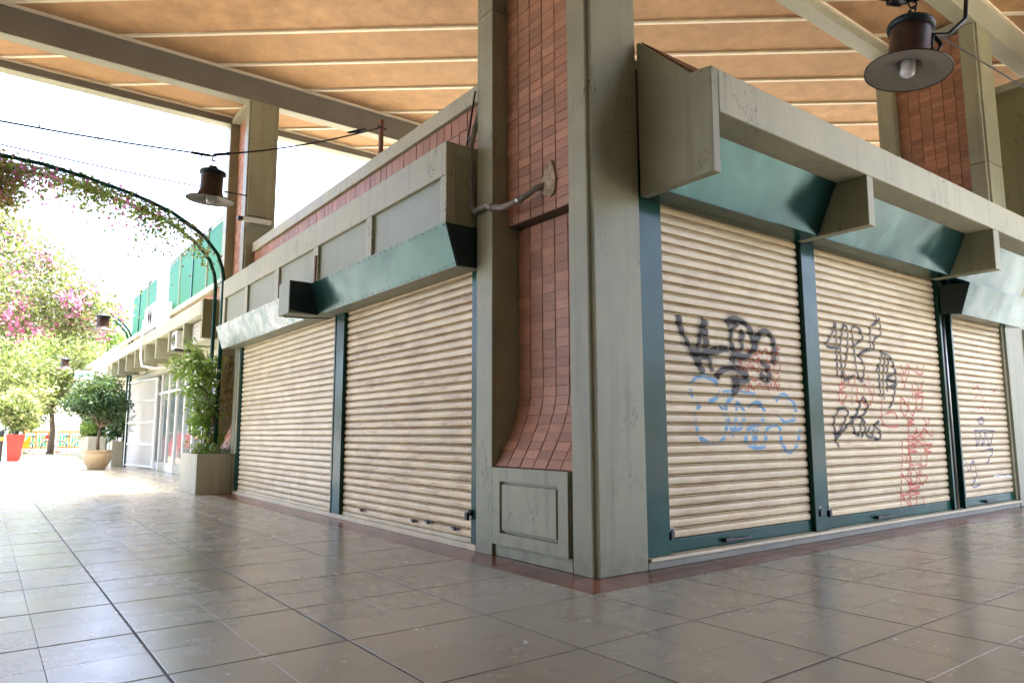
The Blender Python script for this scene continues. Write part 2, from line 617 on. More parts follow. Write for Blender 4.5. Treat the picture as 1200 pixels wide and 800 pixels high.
def tile_rows():
    rows = []
    # flare: equal arc steps
    zs = np.linspace(.755, 1.45, 400)
    xs = np.array([web_x(z) for z in zs])
    s_ = np.concatenate([[0], np.cumsum(np.hypot(np.diff(zs), np.diff(xs)))])
    n = 9
    for k in range(n):
        sc_ = (k + .5) * s_[-1] / n
        z = float(np.interp(sc_, s_, zs))
        x = float(np.interp(sc_, s_, xs))
        z2 = float(np.interp(sc_ + .01, s_, zs)); x2 = float(np.interp(sc_ + .01, s_, xs))
        z1 = float(np.interp(sc_ - .01, s_, zs)); x1 = float(np.interp(sc_ - .01, s_, xs))
        rows.append((x, z, math.atan2(x2 - x1, z2 - z1)))
    for k in range(18):
        rows.append((.315, 1.45 + (k + .5) * 1.49 / 18, 0.0))
    for k in range(52):
        rows.append((.185, 2.955 + (k + .5) * 4.39 / 52, 0.0))
    return rows


ROWS = tile_rows()


def pillar(px, py, label, detailed):
    P = thing('pillar', label, 'pillar', (px, py, 0), 'tiled concrete pillars')
    for ya in (0, 1.31):
        m = MB()
        n_ = .036 if ya == 0 else .004
        fp = [(px + n_, py + ya), (px + .55, py + ya), (px + .55, py + ya + .25), (px, py + ya + .25), (px, py + ya + n_), (px + n_, py + ya + n_)]
        m.prism(fp, 'z', 0, 5.086)
        m.box(px + .04, px + .535, py + ya + .04, py + ya + .235, 5.06, 5.12)
        m.prism(fp, 'z', 5.096, ZB - .013)
        m.build('flange', SAGE, P, bevel=.008)
    zs = [.0, .755] + list(np.linspace(.76, 1.45, 14)) + [2.95]
    prof = [(px + web_x(max(z, .756)) + .001, z) for z in zs] + [(px + .185, 2.951), (px + .185, ZB), (px + .42, ZB), (px + .42, 0)]
    MB().prism(prof, 'y', py + .252, py + 1.308).build('web', GROUT, P)
    box('lintel', BEAM, roof, px + .02, px + .40, py + .252, py + 1.308, ZB + .002, ZB + .119)
    nt = 0
    joined = MB()
    for r, (x, z, ang) in enumerate(ROWS):
        for c in range(6):
            yc = py + .25 + (c + .5) * WT
            out = .014 + random.uniform(-.002, .002)
            R_ = Matrix.Rotation(-math.pi / 2 + ang, 4, 'Y') @ Matrix.Rotation(random.gauss(0, .008), 4, 'X')
            nrm = R_ @ Vector((0, 0, 1))
            loc = Vector((px + x, yc, z)) + nrm * out
            if detailed and nt < 300:
                inst('tile', tile_face, P, loc, R_.to_euler())
                nt += 1
            else:
                q = chamfer_tile(TH, TW, .016, .003)
                joined.add([tuple(R_ @ Vector(p) + loc) for p in q.v], q.f)
    stuff(joined.build('tile_facing', TILE, P))
    # panelled box at the foot of the web
    b = MB().box(px + .030, px + .30, py + .290, py + 1.295, .0, .745).build('base_box', SAGE, P)
    y0, y1, z0, z1 = py + .290, py + 1.295, .105, .752
    w = .115
    fr = MB()
    fr.box(px - .012, px + .029, y0, y1, z1 - w, z1)
    fr.box(px - .012, px + .029, y0, y1, z0, z0 + w * .85)
    fr.box(px - .012, px + .029, y0, y0 + w, z0 + w * .85, z1 - w)
    fr.box(px - .012, px + .029, y1 - w, y1, z0 + w * .85, z1 - w)
    fr.build('panel_frame', SAGE, b)
    box('inset_panel', SAGE, b, px - .009, px + .029, y0 + w + .028, y1 - w - .028, z0 + w * .85 + .026, z1 - w - .026, bevel=.004)
    return P


corner = pillar(0, 0, 'tall sage concrete pillar at the street corner with red tiled web', True)
pillar(0, 9.3, 'far sage pillar rising behind the planter at the roof edge', False)
pillar(8.2, 0, 'sage pillar with brown tiles behind the right hand canopy', False)

# plaster scar and conduit on the corner pillar
MB().prism([(.60, 3.10), (.66, 3.07), (.75, 3.11), (.80, 3.16), (.77, 3.25), (.74, 3.27), (.70, 3.38), (.64, 3.40), (.61, 3.33), (.585, 3.22)], 'x', .150, .172).build('plaster_patch', PATCH, corner, bevel=.006)
cd = thing('conduit_pipe', 'grey conduit bent round the corner pillar into its tiled web', 'pipe', (-.03, 1.2, 3.0))
MB().tube([(.20, .73, 3.22), (.10, .80, 3.17), (.03, .93, 3.09), (-.02, 1.12, 3.06), (-.045, 1.24, 3.09), (-.05, 1.33, 3.135), (-.05, 1.42, 3.13), (-.045, 1.52, 3.12), (-.04, 1.585, 3.17), (-.04, 1.62, 3.28), (-.04, 1.625, 3.55), (-.035, 1.62, 3.80), (-.01, 1.60, 3.95), (.05, 1.59, 4.2), (.12, 1.585, 4.5)], .029, 10).build('pipe', PIPE, cd, smooth=True)
MB().tube([(-.045, 1.24, 3.085), (-.048, 1.27, 3.10)], .036, 10).build('coupling', PIPE, cd, smooth=True)
MB().tube([(.035, .92, 3.095), (.02, .96, 3.085)], .036, 10).build('coupling', STEELB, cd, smooth=True)
MB().tube([(-.02, 1.57, 4.35), (-.06, 1.60, 4.0), (-.075, 1.66, 3.7), (-.08, 1.67, 3.35), (-.06, 1.64, 3.05), (.02, 1.60, 2.98)], .011, 6).build('cable', DARK, cd, smooth=True)
box('clip', STEELB, cd, -.07, -.005, 1.605, 1.645, 3.86, 3.88)

# ================================================================== market building between the pillars
bd = thing('market_building', 'low market block with tiled parapet between the sage pillars', 'building', (.3, .3, 0))
# left front (faces -X)
box('wall', GROUT, bd, .13, .30, 1.561, 9.299, 0, 3.79)
par = box('parapet', GROUT, bd, .205, .45, 1.562, 9.298, 3.791, 4.39)
cop = box('coping', SAGE2, bd, .15, .52, 1.561, 9.299, 4.391, 4.57, bevel=.012)
cw = (9.29 - 1.57) / 50
pt, _ = chamfer_tile(.188, cw - .007, .016, .003).mesh('tile', TILE_PALE, (0, 0, 0))
for c in range(50):
    for r in range(3):
        inst('tile', pt, par, (.190 + random.uniform(-.002, .002), 1.57 + (c + .5) * cw, 3.80 + .195 * (r + .5)), (0, -math.pi / 2 + random.gauss(0, .006), 0))
box('sill', SILLC, bd, -.005, .129, 1.562, 9.298, 0, .052, bevel=.006)
for (a, b, x0) in ((1.561, 1.695, .035), (4.60, 4.84, -.005), (9.13, 9.298, .02)):
    box('steel_post', STEEL, bd, x0, .125, a, b, .053, 2.70, bevel=.004)
box('post_edge', STEEL, bd, -.012, .10, 4.852, 4.885, .053, 2.70)
box('wall', SAGE, bd, .0, .128, 9.20, 9.297, .7, 2.75)
# right front (faces -Y)
box('wall', GROUT, bd, .551, 8.199, .17, .40, 0, 4.2)
box('coping', SAGE2, bd, .551, 8.199, .15, .5, 4.201, 4.28)
box('plinth', BASEG, bd, .552, 8.199, .0, .168, 0, .058, bevel=.006)
box('sill', SILLC, bd, .56, 8.199, -.022, .168, .060, .086, bevel=.005)
for (a, b) in ((.556, .835), (2.96, 3.165), (6.115, 6.165), (6.43, 6.475), (8.385, 8.445)):
    box('steel_post', STEEL, bd, a, b, .022, .165, .087, 3.3, bevel=.004)
box('post_edge', STEEL, bd, 3.178, 3.235, .035, .165, .087, 3.3, bevel=.003)
box('gap_filler', NAVY, bd, 6.166, 6.429, .10, .165, .087, 3.3)
MB().tube([(6.30, .06, .09), (6.30, .06, 3.0)], .022, 8).build('downpipe', STEELB, bd, smooth=True)
box('roof_deck', BASEG, bd, .302, 8.2, .402, 9.3, 3.95, 4.05)

# ================================================================== roller shutters
PITCH_S = .085
SPROF = [(-.008, -.0425), (.008, -.0400), (.0155, -.034), (.018, -.020), (.018, .002), (.0155, .014), (.009, .0205), (-.005, .0235), (-.006, .0265), (.003, .0285), (.005, .0325), (.002, .0360), (-.014, .0380), (-.014, .0425), (-.022, .0425), (-.022, -.0425)]


def surf(dz):
    """outward depth of the slat face at height dz (from slat centre)"""
    zz = [p[1] for p in SPROF[:14]]
    dd = [p[0] for p in SPROF[:14]]
    return float(np.interp(dz, zz, dd))


def shutter(name, label, axis, a, b, face, z0, z1, mat, rail, locks):
    """axis: the direction the shutter runs along ('x' right front facing -Y, 'y' left front facing -X)"""
    loc = ((a + b) / 2, face, z0) if axis == 'x' else (face, (a + b) / 2, z0)
    S = thing(name, label, 'shutter', loc, 'roller shutters of the market block')
    zb = z0 + rail
    m = MB()
    L = b - a
    if axis == 'x':
        m.prism([(-d, z) for d, z in SPROF], 'x', -L / 2, L / 2)
    else:
        m.prism([(-d, z) for d, z in SPROF], 'y', -L / 2, L / 2)
    me, _ = m.mesh('slat', mat, (0, 0, 0))
    me.materials.append(INTERLOCK)
    for p_ in me.polygons:
        if len(p_.vertices) == 4 and p_.center.z > .019 and abs(p_.center.x if axis == 'y' else p_.center.y) > .001 and (-p_.center.x if axis == 'y' else -p_.center.y) < -.004:
            p_.material_index = 1
    n = int((z1 - zb) / PITCH_S) + 1
    for k in range(n):
        z = zb + (k + .5) * PITCH_S
        j = random.uniform(-.0015, .0015)
        p = ((a + b) / 2, face + .02 + j, z) if axis == 'x' else (face + .02 + j, (a + b) / 2, z)
        inst('slat', me, S, p, (random.gauss(0, .025), 0, 0) if axis == 'x' else (0, random.gauss(0, .025), 0))
    if rail > .01:
        if axis == 'x':
            r = box('bottom_rail', STEEL, S, a, b, face - .004, face + .05, z0, zb - .002, bevel=.004)
            MB().box(a + .35 * L, a + .35 * L + .34, face - .035, face - .005, z0 + .03, z0 + .05).box(a + .33 * L, a + .33 * L + .12, face - .05, face - .005, z0 + .028, z0 + .06).build('slide_bolt', DARK, S, bevel=.004)
        else:
            box('bottom_rail', SILLC, S, face - .004, face + .05, a, b, z0, zb - .002, bevel=.004)
    for (t, z) in locks:
        k = MB()
        if axis == 'x':
            k.box(t - .035, t + .035, face - .03, face - .002, z - .02, z + .03)
            k.box(t - .02, t + .025, face - .06, face - .03, z - .06, z + .005)
        else:
            k.box(face - .03, face - .002, t - .035, t + .035, z - .02, z + .03)
            k.box(face - .06, face - .03, t - .02, t + .025, z - .06, z + .005)
        lk = k.build('padlock', DARK, S, bevel=.005)
        if axis == 'x':
            MB().tube([(t - .03 + .06 * q / 8, face - .045, z + .005 + .03 * math.sin(math.pi * q / 8)) for q in range(9)], .005, 6).build('shackle', STEELB, lk, smooth=True)
        else:
            MB().tube([(face - .045, t - .03 + .06 * q / 8, z + .005 + .03 * math.sin(math.pi * q / 8)) for q in range(9)], .005, 6).build('shackle', STEELB, lk, smooth=True)
    S['zb'] = zb
    return S


SR1 = shutter('roller_shutter', 'cream roller shutter with thick black tag and blue scrawl, beside the corner pillar', 'x', .845, 2.952, .068, .088, 3.02, SHUT_R, .11, [(.85, .26)])
SR2 = shutter('roller_shutter', 'cream roller shutter with thin black tags and long red scribbles', 'x', 3.245, 6.11, .068, .088, 3.02, SHUT_R, .11, [(3.22, .27), (3.05, .29)])
SR3 = shutter('roller_shutter', 'narrow cream roller shutter with faint blue and pink scribbles', 'x', 6.485, 8.38, .068, .088, 2.75, SHUT_R, .11, [])
SL1 = shutter('roller_shutter', 'rust streaked cream roller shutter left of the corner pillar', 'y', 1.70, 4.595, .040, .054, 2.68, SHUT_L, .04, [(1.70, .32)])
SL2 = shutter('roller_shutter', 'cleaner pale cream roller shutter next to the concrete planter', 'y', 4.89, 9.125, .040, .054, 2.68, SHUT_L2, .04, [])
for (ya, za) in ((4.0, .16), (2.75, .155), (2.45, .17), (1.95, .16)):
    MB().box(.018, .036, ya - .07, ya + .07, za - .008, za + .008).box(.005, .03, ya - .02, ya + .02, za - .02, za + .015).build('slide_bolt', RUST if ya > 3 else DARK, SL1, bevel=.003)


# spray paint: ribbons that hug the corrugation of the slats
def spray(name, mat, S, strokes, w, face=.068, zb=.198, lift=.0012):
    m = MB()
    for st in strokes:
        pts = []
        for i in range(len(st) - 1):                       # Catmull-Rom
            p0 = np.array(st[max(i - 1, 0)]); p1 = np.array(st[i]); p2 = np.array(st[i + 1]); p3 = np.array(st[min(i + 2, len(st) - 1)])
            n = max(3, int(np.hypot(*(p2 - p1)) / .007))
            for k in range(n):
                t = k / n
                pts.append(.5 * (2 * p1 + (p2 - p0) * t + (2 * p0 - 5 * p1 + 4 * p2 - p3) * t * t + (3 * p1 - p0 - 3 * p2 + p3) * t ** 3))
        pts.append(np.array(st[-1]))
        pts = np.array(pts)
        tg = np.gradient(pts, axis=0)
        tg /= np.maximum(1e-6, np.hypot(tg[:, 0], tg[:, 1]))[:, None]
        nr = np.stack([-tg[:, 1], tg[:, 0]], 1)
        ws = w * (1 + .25 * np.sin(np.arange(len(pts)) * .11 + random.random() * 6)) / 2
        cols = max(3, int(w / .008) + 1)
        vs_, fs_ = [], []
        for i in range(len(pts)):
            for c in range(cols):
                q = pts[i] + nr[i] * ws[i] * (2 * c / (cols - 1) - 1)
                dz = ((q[1] - zb) % PITCH_S) - PITCH_S / 2
                vs_.append((q[0], face + .02 - max(surf(dz), -.008) - lift, q[1]))
        for i in range(len(pts) - 1):
            for c in range(cols - 1):
                fs_.append((i * cols + c, i * cols + c + 1, (i + 1) * cols + c + 1, (i + 1) * cols + c))
        m.add(vs_, fs_)
        lift += .00006
    return m.build(name, mat, S)


def mat_spray(name, col, cover, edge=.12):
    t = NT(name)
    nz = t.noise(38, 6, .75)
    big = t.noise(5, 3, .5)
    f = t.math('MULTIPLY', t.ramp(nz, .20, .20 + edge * 2), t.ramp(big, .25, .5, cover * .75, cover))
    d = t.n('BsdfPrincipled', {'Base Color': (*col, 1), 'Roughness': .6})
    tr = t.n('BsdfTransparent')
    mx = t.n('MixShader', {0: f, 1: tr.outputs[0], 2: d.outputs[0]})
    t.t.links.new(mx.outputs[0], t.out.inputs[0])
    return t.m


SP_BLACK = mat_spray('black_spray', (.060, .055, .052), .9)
SP_BLUE = mat_spray('blue_spray', (.14, .38, .62), .85)
SP_RED = mat_spray('red_spray', (.66, .17, .11), .8)
SP_NAVY = mat_spray('dark_blue_spray', (.16, .19, .34), .6)
SP_WHITE = mat_spray('white_spray', (.8, .8, .78), .9)
G1_BLACK = [[(1.072,2.05),(1.084,1.993),(1.123,1.899),(1.248,1.742),(1.389,1.564)],[(1.432,2.045),(1.398,1.982),(1.362,1.899),(1.308,1.746)],[(1.432,2.045),(1.437,1.865),(1.446,1.745)],[(1.247,1.732),(1.368,1.73),(1.525,1.761),(1.655,1.796),(1.752,1.796)],[(1.352,1.72),(1.459,1.706),(1.487,1.648),(1.514,1.58)],[(1.735,2.022),(1.804,2.07),(1.889,2.088),(2.041,2.049),(2.131,1.939),(2.122,1.822),(2.001,1.744),(1.866,1.763),(1.796,1.861),(1.814,1.977),(1.904,2.058)],[(1.985,1.991),(1.954,1.894),(1.96,1.8)],[(2.155,1.803),(2.189,1.912),(2.267,1.994),(2.36,2.012),(2.447,1.953),(2.475,1.835),(2.451,1.691)],[(1.832,1.75),(1.794,1.676)],[(1.558,1.536),(1.658,1.601),(1.824,1.63),(1.956,1.602),(2.027,1.536),(1.933,1.518),(1.816,1.523),(1.869,1.474),(1.844,1.443),(1.784,1.396)],[(2.245,1.716),(2.348,1.653),(2.368,1.579),(2.303,1.548),(2.218,1.604)]]
G1_BLUE = [[(1.242,1.354),(1.201,1.42),(1.265,1.509),(1.388,1.54),(1.525,1.511),(1.599,1.434),(1.569,1.363),(1.451,1.311)],[(1.328,1.298),(1.269,1.211),(1.265,1.087),(1.34,0.985),(1.49,0.947),(1.618,0.989),(1.679,1.097),(1.665,1.216),(1.59,1.285)],[(1.645,1.406),(1.893,1.43),(2.138,1.398)],[(1.79,1.38),(1.685,1.277),(1.732,1.117),(1.772,1.028),(1.827,1.198),(1.852,1.32),(1.952,1.22),(1.886,1.098),(1.765,1.028)],[(2.018,1.283),(2.16,1.328),(2.26,1.246),(2.197,1.13),(2.02,1.088),(1.954,0.976),(2.075,0.91),(2.234,0.928),(2.289,1.078),(2.394,1.114),(2.503,1.089),(2.521,0.961),(2.625,0.859),(2.76,0.904),(2.855,1.078)],[(2.452,1.356),(2.607,1.408),(2.783,1.309),(2.747,1.177),(2.591,1.147),(2.478,1.228)],[(2.071,1.078),(2.094,0.934),(2.141,1.078)]]
G1_RED = [[(1.928,1.823),(1.93,1.758)],[(2.046,1.835),(2.047,1.76)],[(2.108,1.829),(2.125,1.773),(2.204,1.784)],[(2.229,1.838),(2.272,1.787),(2.324,1.844)],[(2.339,1.847),(2.385,1.792),(2.443,1.854)],[(2.471,1.788),(2.477,1.863),(2.563,1.854),(2.474,1.826),(2.559,1.81),(2.471,1.788)],[(1.898,1.731),(1.924,1.671),(1.959,1.735)],[(1.994,1.744),(1.999,1.673),(2.054,1.676),(2.074,1.749)],[(2.09,1.684),(2.095,1.752),(2.193,1.69),(2.198,1.758)],[(2.223,1.753),(2.235,1.684),(2.312,1.697)],[(2.331,1.758),(2.378,1.705),(2.431,1.764)],[(2.458,1.777),(2.497,1.709),(2.549,1.782)],[(1.875,1.6),(1.879,1.66),(1.936,1.603),(1.94,1.663)],[(1.977,1.659),(2.011,1.596),(2.057,1.663)],[(2.091,1.608),(2.096,1.668),(2.197,1.614),(2.202,1.673)],[(2.32,1.622),(2.325,1.68),(2.401,1.671),(2.322,1.65),(2.398,1.636),(2.32,1.622)],[(2.451,1.693),(2.456,1.618),(2.531,1.621),(2.561,1.699)],[(1.86,1.574),(1.872,1.509),(1.95,1.521)],[(2.093,1.583),(2.106,1.527),(2.18,1.537)],[(2.26,1.595),(2.262,1.525)],[(2.362,1.594),(2.368,1.54)],[(2.439,1.595),(2.441,1.537),(2.509,1.54),(2.533,1.599)],[(1.853,1.484),(1.9,1.43),(1.955,1.488)],[(1.98,1.503),(1.981,1.435),(2.029,1.437),(2.049,1.506)],[(2.072,1.492),(2.117,1.444),(2.167,1.496)],[(2.195,1.448),(2.199,1.506),(2.288,1.452),(2.293,1.509)],[(2.329,1.509),(2.357,1.45),(2.399,1.511)],[(2.445,1.448),(2.451,1.52),(2.516,1.451),(2.522,1.523)]]
G2_BLACK = [[(3.69,1.944),(3.43,1.95),(3.543,2.077),(3.636,2.205),(3.627,1.934),(3.615,1.635)],[(3.715,1.625),(3.707,1.939),(3.794,2.189),(3.877,2.16),(3.848,1.919),(3.743,1.626),(3.962,1.657)],[(3.969,2.189),(3.996,1.929),(4.028,1.709),(4.123,1.609),(4.193,1.77),(4.113,1.905),(4.35,1.974)],[(3.969,2.189),(4.104,2.207),(4.198,2.093),(4.005,1.997)],[(4.503,2.397),(4.555,2.305),(4.389,2.216),(4.366,1.953)],[(4.602,2.365),(4.627,2.172),(4.476,2.105),(4.432,1.974)],[(4.078,1.866),(4.209,1.943),(4.357,1.978)],[(4.641,1.988),(4.527,1.734),(4.523,1.433)],[(4.7,1.943),(4.61,1.68),(4.598,1.419)],[(4.78,1.899),(4.707,1.717),(4.689,1.508)],[(4.861,1.855),(4.913,1.662),(4.807,1.405),(4.695,1.32)],[(4.539,1.821),(4.449,1.73)],[(4.958,1.736),(4.7,1.668),(4.926,1.613),(4.696,1.556)],[(4.578,1.961),(4.815,1.911),(4.925,1.744)],[(3.555,0.891),(3.512,0.992),(3.494,1.164),(3.619,1.291),(3.784,1.255),(3.512,0.992)],[(3.482,0.969),(3.842,1.167),(4.004,1.289),(4.111,1.422),(4.221,1.339),(4.073,1.223),(3.88,1.191),(3.898,1.055),(3.988,1.025),(4.081,1.193),(4.127,1.085),(4.024,0.989)],[(4.233,1.109),(4.148,1.018),(4.268,0.999),(4.313,1.103)],[(4.448,1.172),(4.346,1.116),(4.468,1.048),(4.419,0.968),(4.309,0.987)]]
G2_RED = [[(3.674,1.665),(3.717,1.548),(3.795,1.671)],[(3.846,1.664),(3.843,1.549),(3.949,1.553),(3.993,1.671)],[(4.272,1.675),(4.279,1.581)],[(3.643,1.45),(3.654,1.545),(3.772,1.532),(3.649,1.498),(3.765,1.472),(3.643,1.45)],[(3.89,1.548),(3.895,1.449)],[(4.004,1.571),(4.025,1.456),(4.154,1.472)],[(4.157,1.454),(4.173,1.574),(4.355,1.46),(4.372,1.582)],[(3.598,1.449),(3.681,1.345),(3.786,1.455)],[(3.888,1.443),(3.887,1.341)],[(3.972,1.454),(4.043,1.359),(4.14,1.459)],[(4.14,1.462),(4.144,1.355),(4.292,1.359),(4.344,1.469)],[(5.065,1.85),(5.138,1.734),(5.25,1.861)],[(5.253,1.743),(5.266,1.828),(5.472,1.754),(5.486,1.84)],[(5.499,1.871),(5.495,1.758),(5.615,1.764),(5.665,1.88)],[(5.036,1.746),(5.122,1.631),(5.248,1.756)],[(5.123,1.634),(5.121,1.535)],[(5.323,1.642),(5.321,1.545)],[(5.419,1.656),(5.506,1.558),(5.628,1.665)],[(5.308,1.551),(5.31,1.431)],[(5.385,1.45),(5.402,1.551),(5.614,1.538),(5.394,1.5),(5.604,1.476),(5.385,1.45)],[(5.001,1.342),(5.018,1.453),(5.182,1.345),(5.2,1.458)],[(5.4,1.45),(5.401,1.326),(5.519,1.328),(5.578,1.455)],[(4.974,1.348),(5.067,1.235),(5.198,1.352)],[(5.183,1.349),(5.265,1.241),(5.384,1.353)],[(5.147,1.122),(5.16,1.207),(5.3,1.192),(5.153,1.164),(5.291,1.139),(5.147,1.122)],[(5.581,1.214),(5.641,1.124),(5.732,1.216)],[(5.143,1.099),(5.151,1.014),(5.292,1.014),(5.349,1.099)],[(5.341,1.089),(5.428,1.003),(5.538,1.09)],[(5.522,0.996),(5.538,1.09),(5.747,0.995),(5.764,1.09)],[(5.109,0.888),(5.127,0.998),(5.286,0.974),(5.118,0.943),(5.275,0.909),(5.109,0.888)],[(5.312,0.872),(5.333,0.997),(5.517,0.969),(5.322,0.935),(5.505,0.896),(5.312,0.872)],[(5.545,1.003),(5.563,0.892),(5.731,0.904)],[(5.089,0.804),(5.103,0.891),(5.319,0.872),(5.096,0.846),(5.31,0.817),(5.089,0.804)],[(5.513,0.773),(5.534,0.893),(5.732,0.867),(5.524,0.833),(5.719,0.793),(5.513,0.773)],[(5.031,0.79),(5.036,0.687)],[(5.143,0.791),(5.172,0.67),(5.366,0.678)],[(5.411,0.772),(5.405,0.654),(5.522,0.651),(5.572,0.769)],[(4.899,0.684),(4.893,0.555),(5.028,0.55),(5.09,0.679)],[(5.116,0.541),(5.138,0.671),(5.313,0.533),(5.335,0.666)],[(5.372,0.671),(5.385,0.53),(5.518,0.542)],[(4.869,0.449),(4.888,0.568),(5.1,0.439),(5.119,0.56)],[(5.097,0.548),(5.101,0.445),(5.219,0.44),(5.271,0.541)],[(5.292,0.534),(5.395,0.423),(5.545,0.524)],[(4.847,0.435),(4.879,0.339),(5.056,0.34)],[(5.081,0.322),(5.101,0.445),(5.307,0.41),(5.091,0.382),(5.295,0.337),(5.081,0.322)],[(4.826,0.212),(4.844,0.332),(5.034,0.199),(5.053,0.321)],[(5.073,0.317),(5.069,0.206),(5.18,0.199),(5.233,0.308)],[(5.389,0.3),(5.399,0.189)],[(4.587,1.252),(4.788,1.277),(4.911,1.201)],[(4.547,1.424),(4.539,1.141),(4.897,1.111)],[(4.954,0.951),(4.923,0.665)],[(5.123,0.885),(5.094,0.532),(5.012,0.235)]]
G3_RED = [[(7.133,1.614),(7.27,1.661),(7.384,1.587)],[(7.108,1.498),(7.33,1.54),(7.529,1.449),(7.803,1.47)],[(7.201,1.337),(7.387,1.4),(7.501,1.321),(7.69,1.371),(7.813,1.312)],[(7.787,1.6),(7.938,1.656)]]
G3_BLUE = [[(7.171,1.199),(7.309,1.242),(7.384,1.19),(7.246,1.151),(7.171,1.199)],[(7.052,1.033),(7.1,0.863),(7.221,1.033),(7.269,0.861),(7.393,1.033),(7.486,0.858),(7.658,1.032)],[(7.21,0.786),(7.606,0.804),(7.345,0.618)],[(6.659,0.703),(6.744,0.536),(6.892,0.664),(6.98,0.494),(6.823,0.335),(7.117,0.355)],[(7.018,1.068),(7.71,1.061)]]
G3_WHITE = [[(7.567,0.435),(7.721,0.439),(7.928,0.425),(8.165,0.43),(8.306,0.417)]]

spray('blue_spray_paint', SP_BLUE, SR1, G1_BLUE, .042)
stuff(spray('red_spray_paint', SP_RED, SR1, G1_RED, .018, lift=.003))
SP_SOFT = mat_spray('soft_overspray', (.06, .055, .05), .34, .3)
spray('overspray', SP_SOFT, SR1, G1_BLACK, .12, lift=.004)
spray('overspray', SP_SOFT, SR2, G2_BLACK, .06, lift=.002)
spray('black_spray_paint', SP_BLACK, SR1, G1_BLACK, .060, lift=.005)
stuff(spray('red_spray_paint', SP_RED, SR2, G2_RED, .022))
spray('black_spray_paint', SP_BLACK, SR2, G2_BLACK, .028, lift=.003)
spray('pink_spray_paint', SP_RED, SR3, G3_RED, .022)
spray('blue_spray_paint', SP_NAVY, SR3, G3_BLUE, .026, lift=.003)
spray('white_spray_paint', SP_WHITE, SR3, G3_WHITE, .03, lift=.004)

# ================================================================== canopy over the right front
cr = thing('canopy', 'concrete canopy with deep brackets over the graffitied right shutters', 'canopy', (4.4, -.3, 2.96), 'shop front canopies')
END = [(-.01, 2.965), (-.742, 2.965), (-.752, 3.785), (-.66, 3.80), (-.56, 3.805), (-.04, 4.30), (-.01, 4.30)]
MB().prism(END, 'x', .556, .640).build('end_plate', SAGE, cr, bevel=.006)
box('fascia', SAGE2, cr, .641, 8.19, -.752, -.64, 3.445, 3.785, bevel=.01)
box('soffit', SAGE2, cr, .641, 8.19, -.639, -.01, 3.45, 3.52)
MB().prism([(-.70, 3.80), (-.58, 3.812), (-.03, 4.325), (-.03, 4.285), (-.585, 3.765), (-.70, 3.765)], 'x', .60, 8.19).build('roof_sheet', RUST, cr)
for (a, b) in ((2.85, 2.965), (5.85, 6.02)):
    MB().prism([(-.005, 2.965), (-.742, 2.965), (-.748, 3.444), (-.005, 3.449)], 'x', a, b).build('bracket', SAGE, cr, bevel=.006)
for (a, b) in ((.642, 2.848), (2.967, 5.848), (6.022, 8.19)):
    pn = MB().prism([(-.235, 2.975), (-.455, 3.448), (-.435, 3.448), (-.218, 2.985)], 'x', a, b).build('valance', VAL, cr)
    MB().prism([(-.235, 2.966), (-.235, 2.974), (.02, 2.974), (.02, 2.966)], 'x', a, b).build('valance_soffit', STEEL, cr)
    rv = MB()
    n = int((b - a) / .17)
    for k in range(n):
        x = a + (k + .5) * (b - a) / n
        rv.lathe([(.0, .0), (.006, .0), (.0, .004)], (x, 0, 0), 6)
    rv.v = [(x, -.244 + .0 - z, 2.998 + y) for x, y, z in rv.v]
    rv.build('rivet', DARK, pn)
# extra drop box below the third bay
MB().prism([(.0, 2.92), (-.36, 2.90), (-.235, 2.515), (.0, 2.545)], 'x', 6.12, 8.19).build('drop_box', VAL, cr)
MB().prism([(-.012, 2.91), (-.345, 2.892), (-.228, 2.525), (-.012, 2.55)], 'x', 6.112, 6.1195).build('drop_box_end', NAVY, cr)

# ================================================================== canopy over the left front
cl = thing('canopy', 'concrete canopy with grey infill panels along the left front', 'canopy', (-.16, 5.4, 2.96), 'shop front canopies')
YS = [(1.60, 1.71), (3.18, 3.33), (4.76, 4.94), (6.28, 6.46), (7.80, 7.96), (9.13, 9.28)]
box('fascia', SAGE2, cl, -.325, -.22, 1.60, 9.28, 3.455, 3.785, bevel=.01)
box('top_slab', SAGE2, cl, -.219, .128, 1.60, 9.28, 3.66, 3.78)
box('lower_rail', SAGE2, cl, -.322, -.22, 1.60, 9.28, 2.955, 3.0)
for (a, b) in YS:
    box('mullion', SAGE2, cl, -.322, -.222, a, b, 3.001, 3.454, bevel=.006)
for i in range(5):
    box('infill_panel', INFILL, cl, -.285, -.25, YS[i][1] + .001, YS[i + 1][0] - .001, 3.001, 3.454)
box('end_panel', SAGE, cl, -.219, .03, 1.603, 1.66, 2.96, 3.659)
box('soffit', SAGE2, cl, -.219, .128, 1.662, 9.278, 2.985, 3.02)
VP = [(-.338, 2.985), (-.215, 2.595), (.035, 2.60), (.035, 2.985)]
MB().prism(VP, 'y', 1.585, 5.02).build('valance', VAL, cl)
MB().prism([(-.326, 2.975), (-.21, 2.605), (.03, 2.605), (.03, 2.975)], 'y', 1.575, 1.5845).build('valance_end', NAVY, cl)
MB().prism(VP, 'y', 5.03, 9.62).build('bare_valance', GALV, cl)
MB().prism([(-.213, 2.586), (-.213, 2.594), (.035, 2.599), (.035, 2.588)], 'y', 1.585, 9.62).build('valance_soffit', INFILL, cl)
rv = MB()
for k in range(26):
    for (xx, zz) in ((-.3335, 2.965), (-.222, 2.612)):
        y = 1.62 + k * .132
        rv.box(xx - .004, xx + .004, y - .005, y + .005, zz - .005, zz + .005)
rv.build('rivet', DARK, cl)
sb = box('drop_box', INFILL, cl, -.60, -.20, 4.985, 5.38, 2.585, 3.01, bevel=.004)
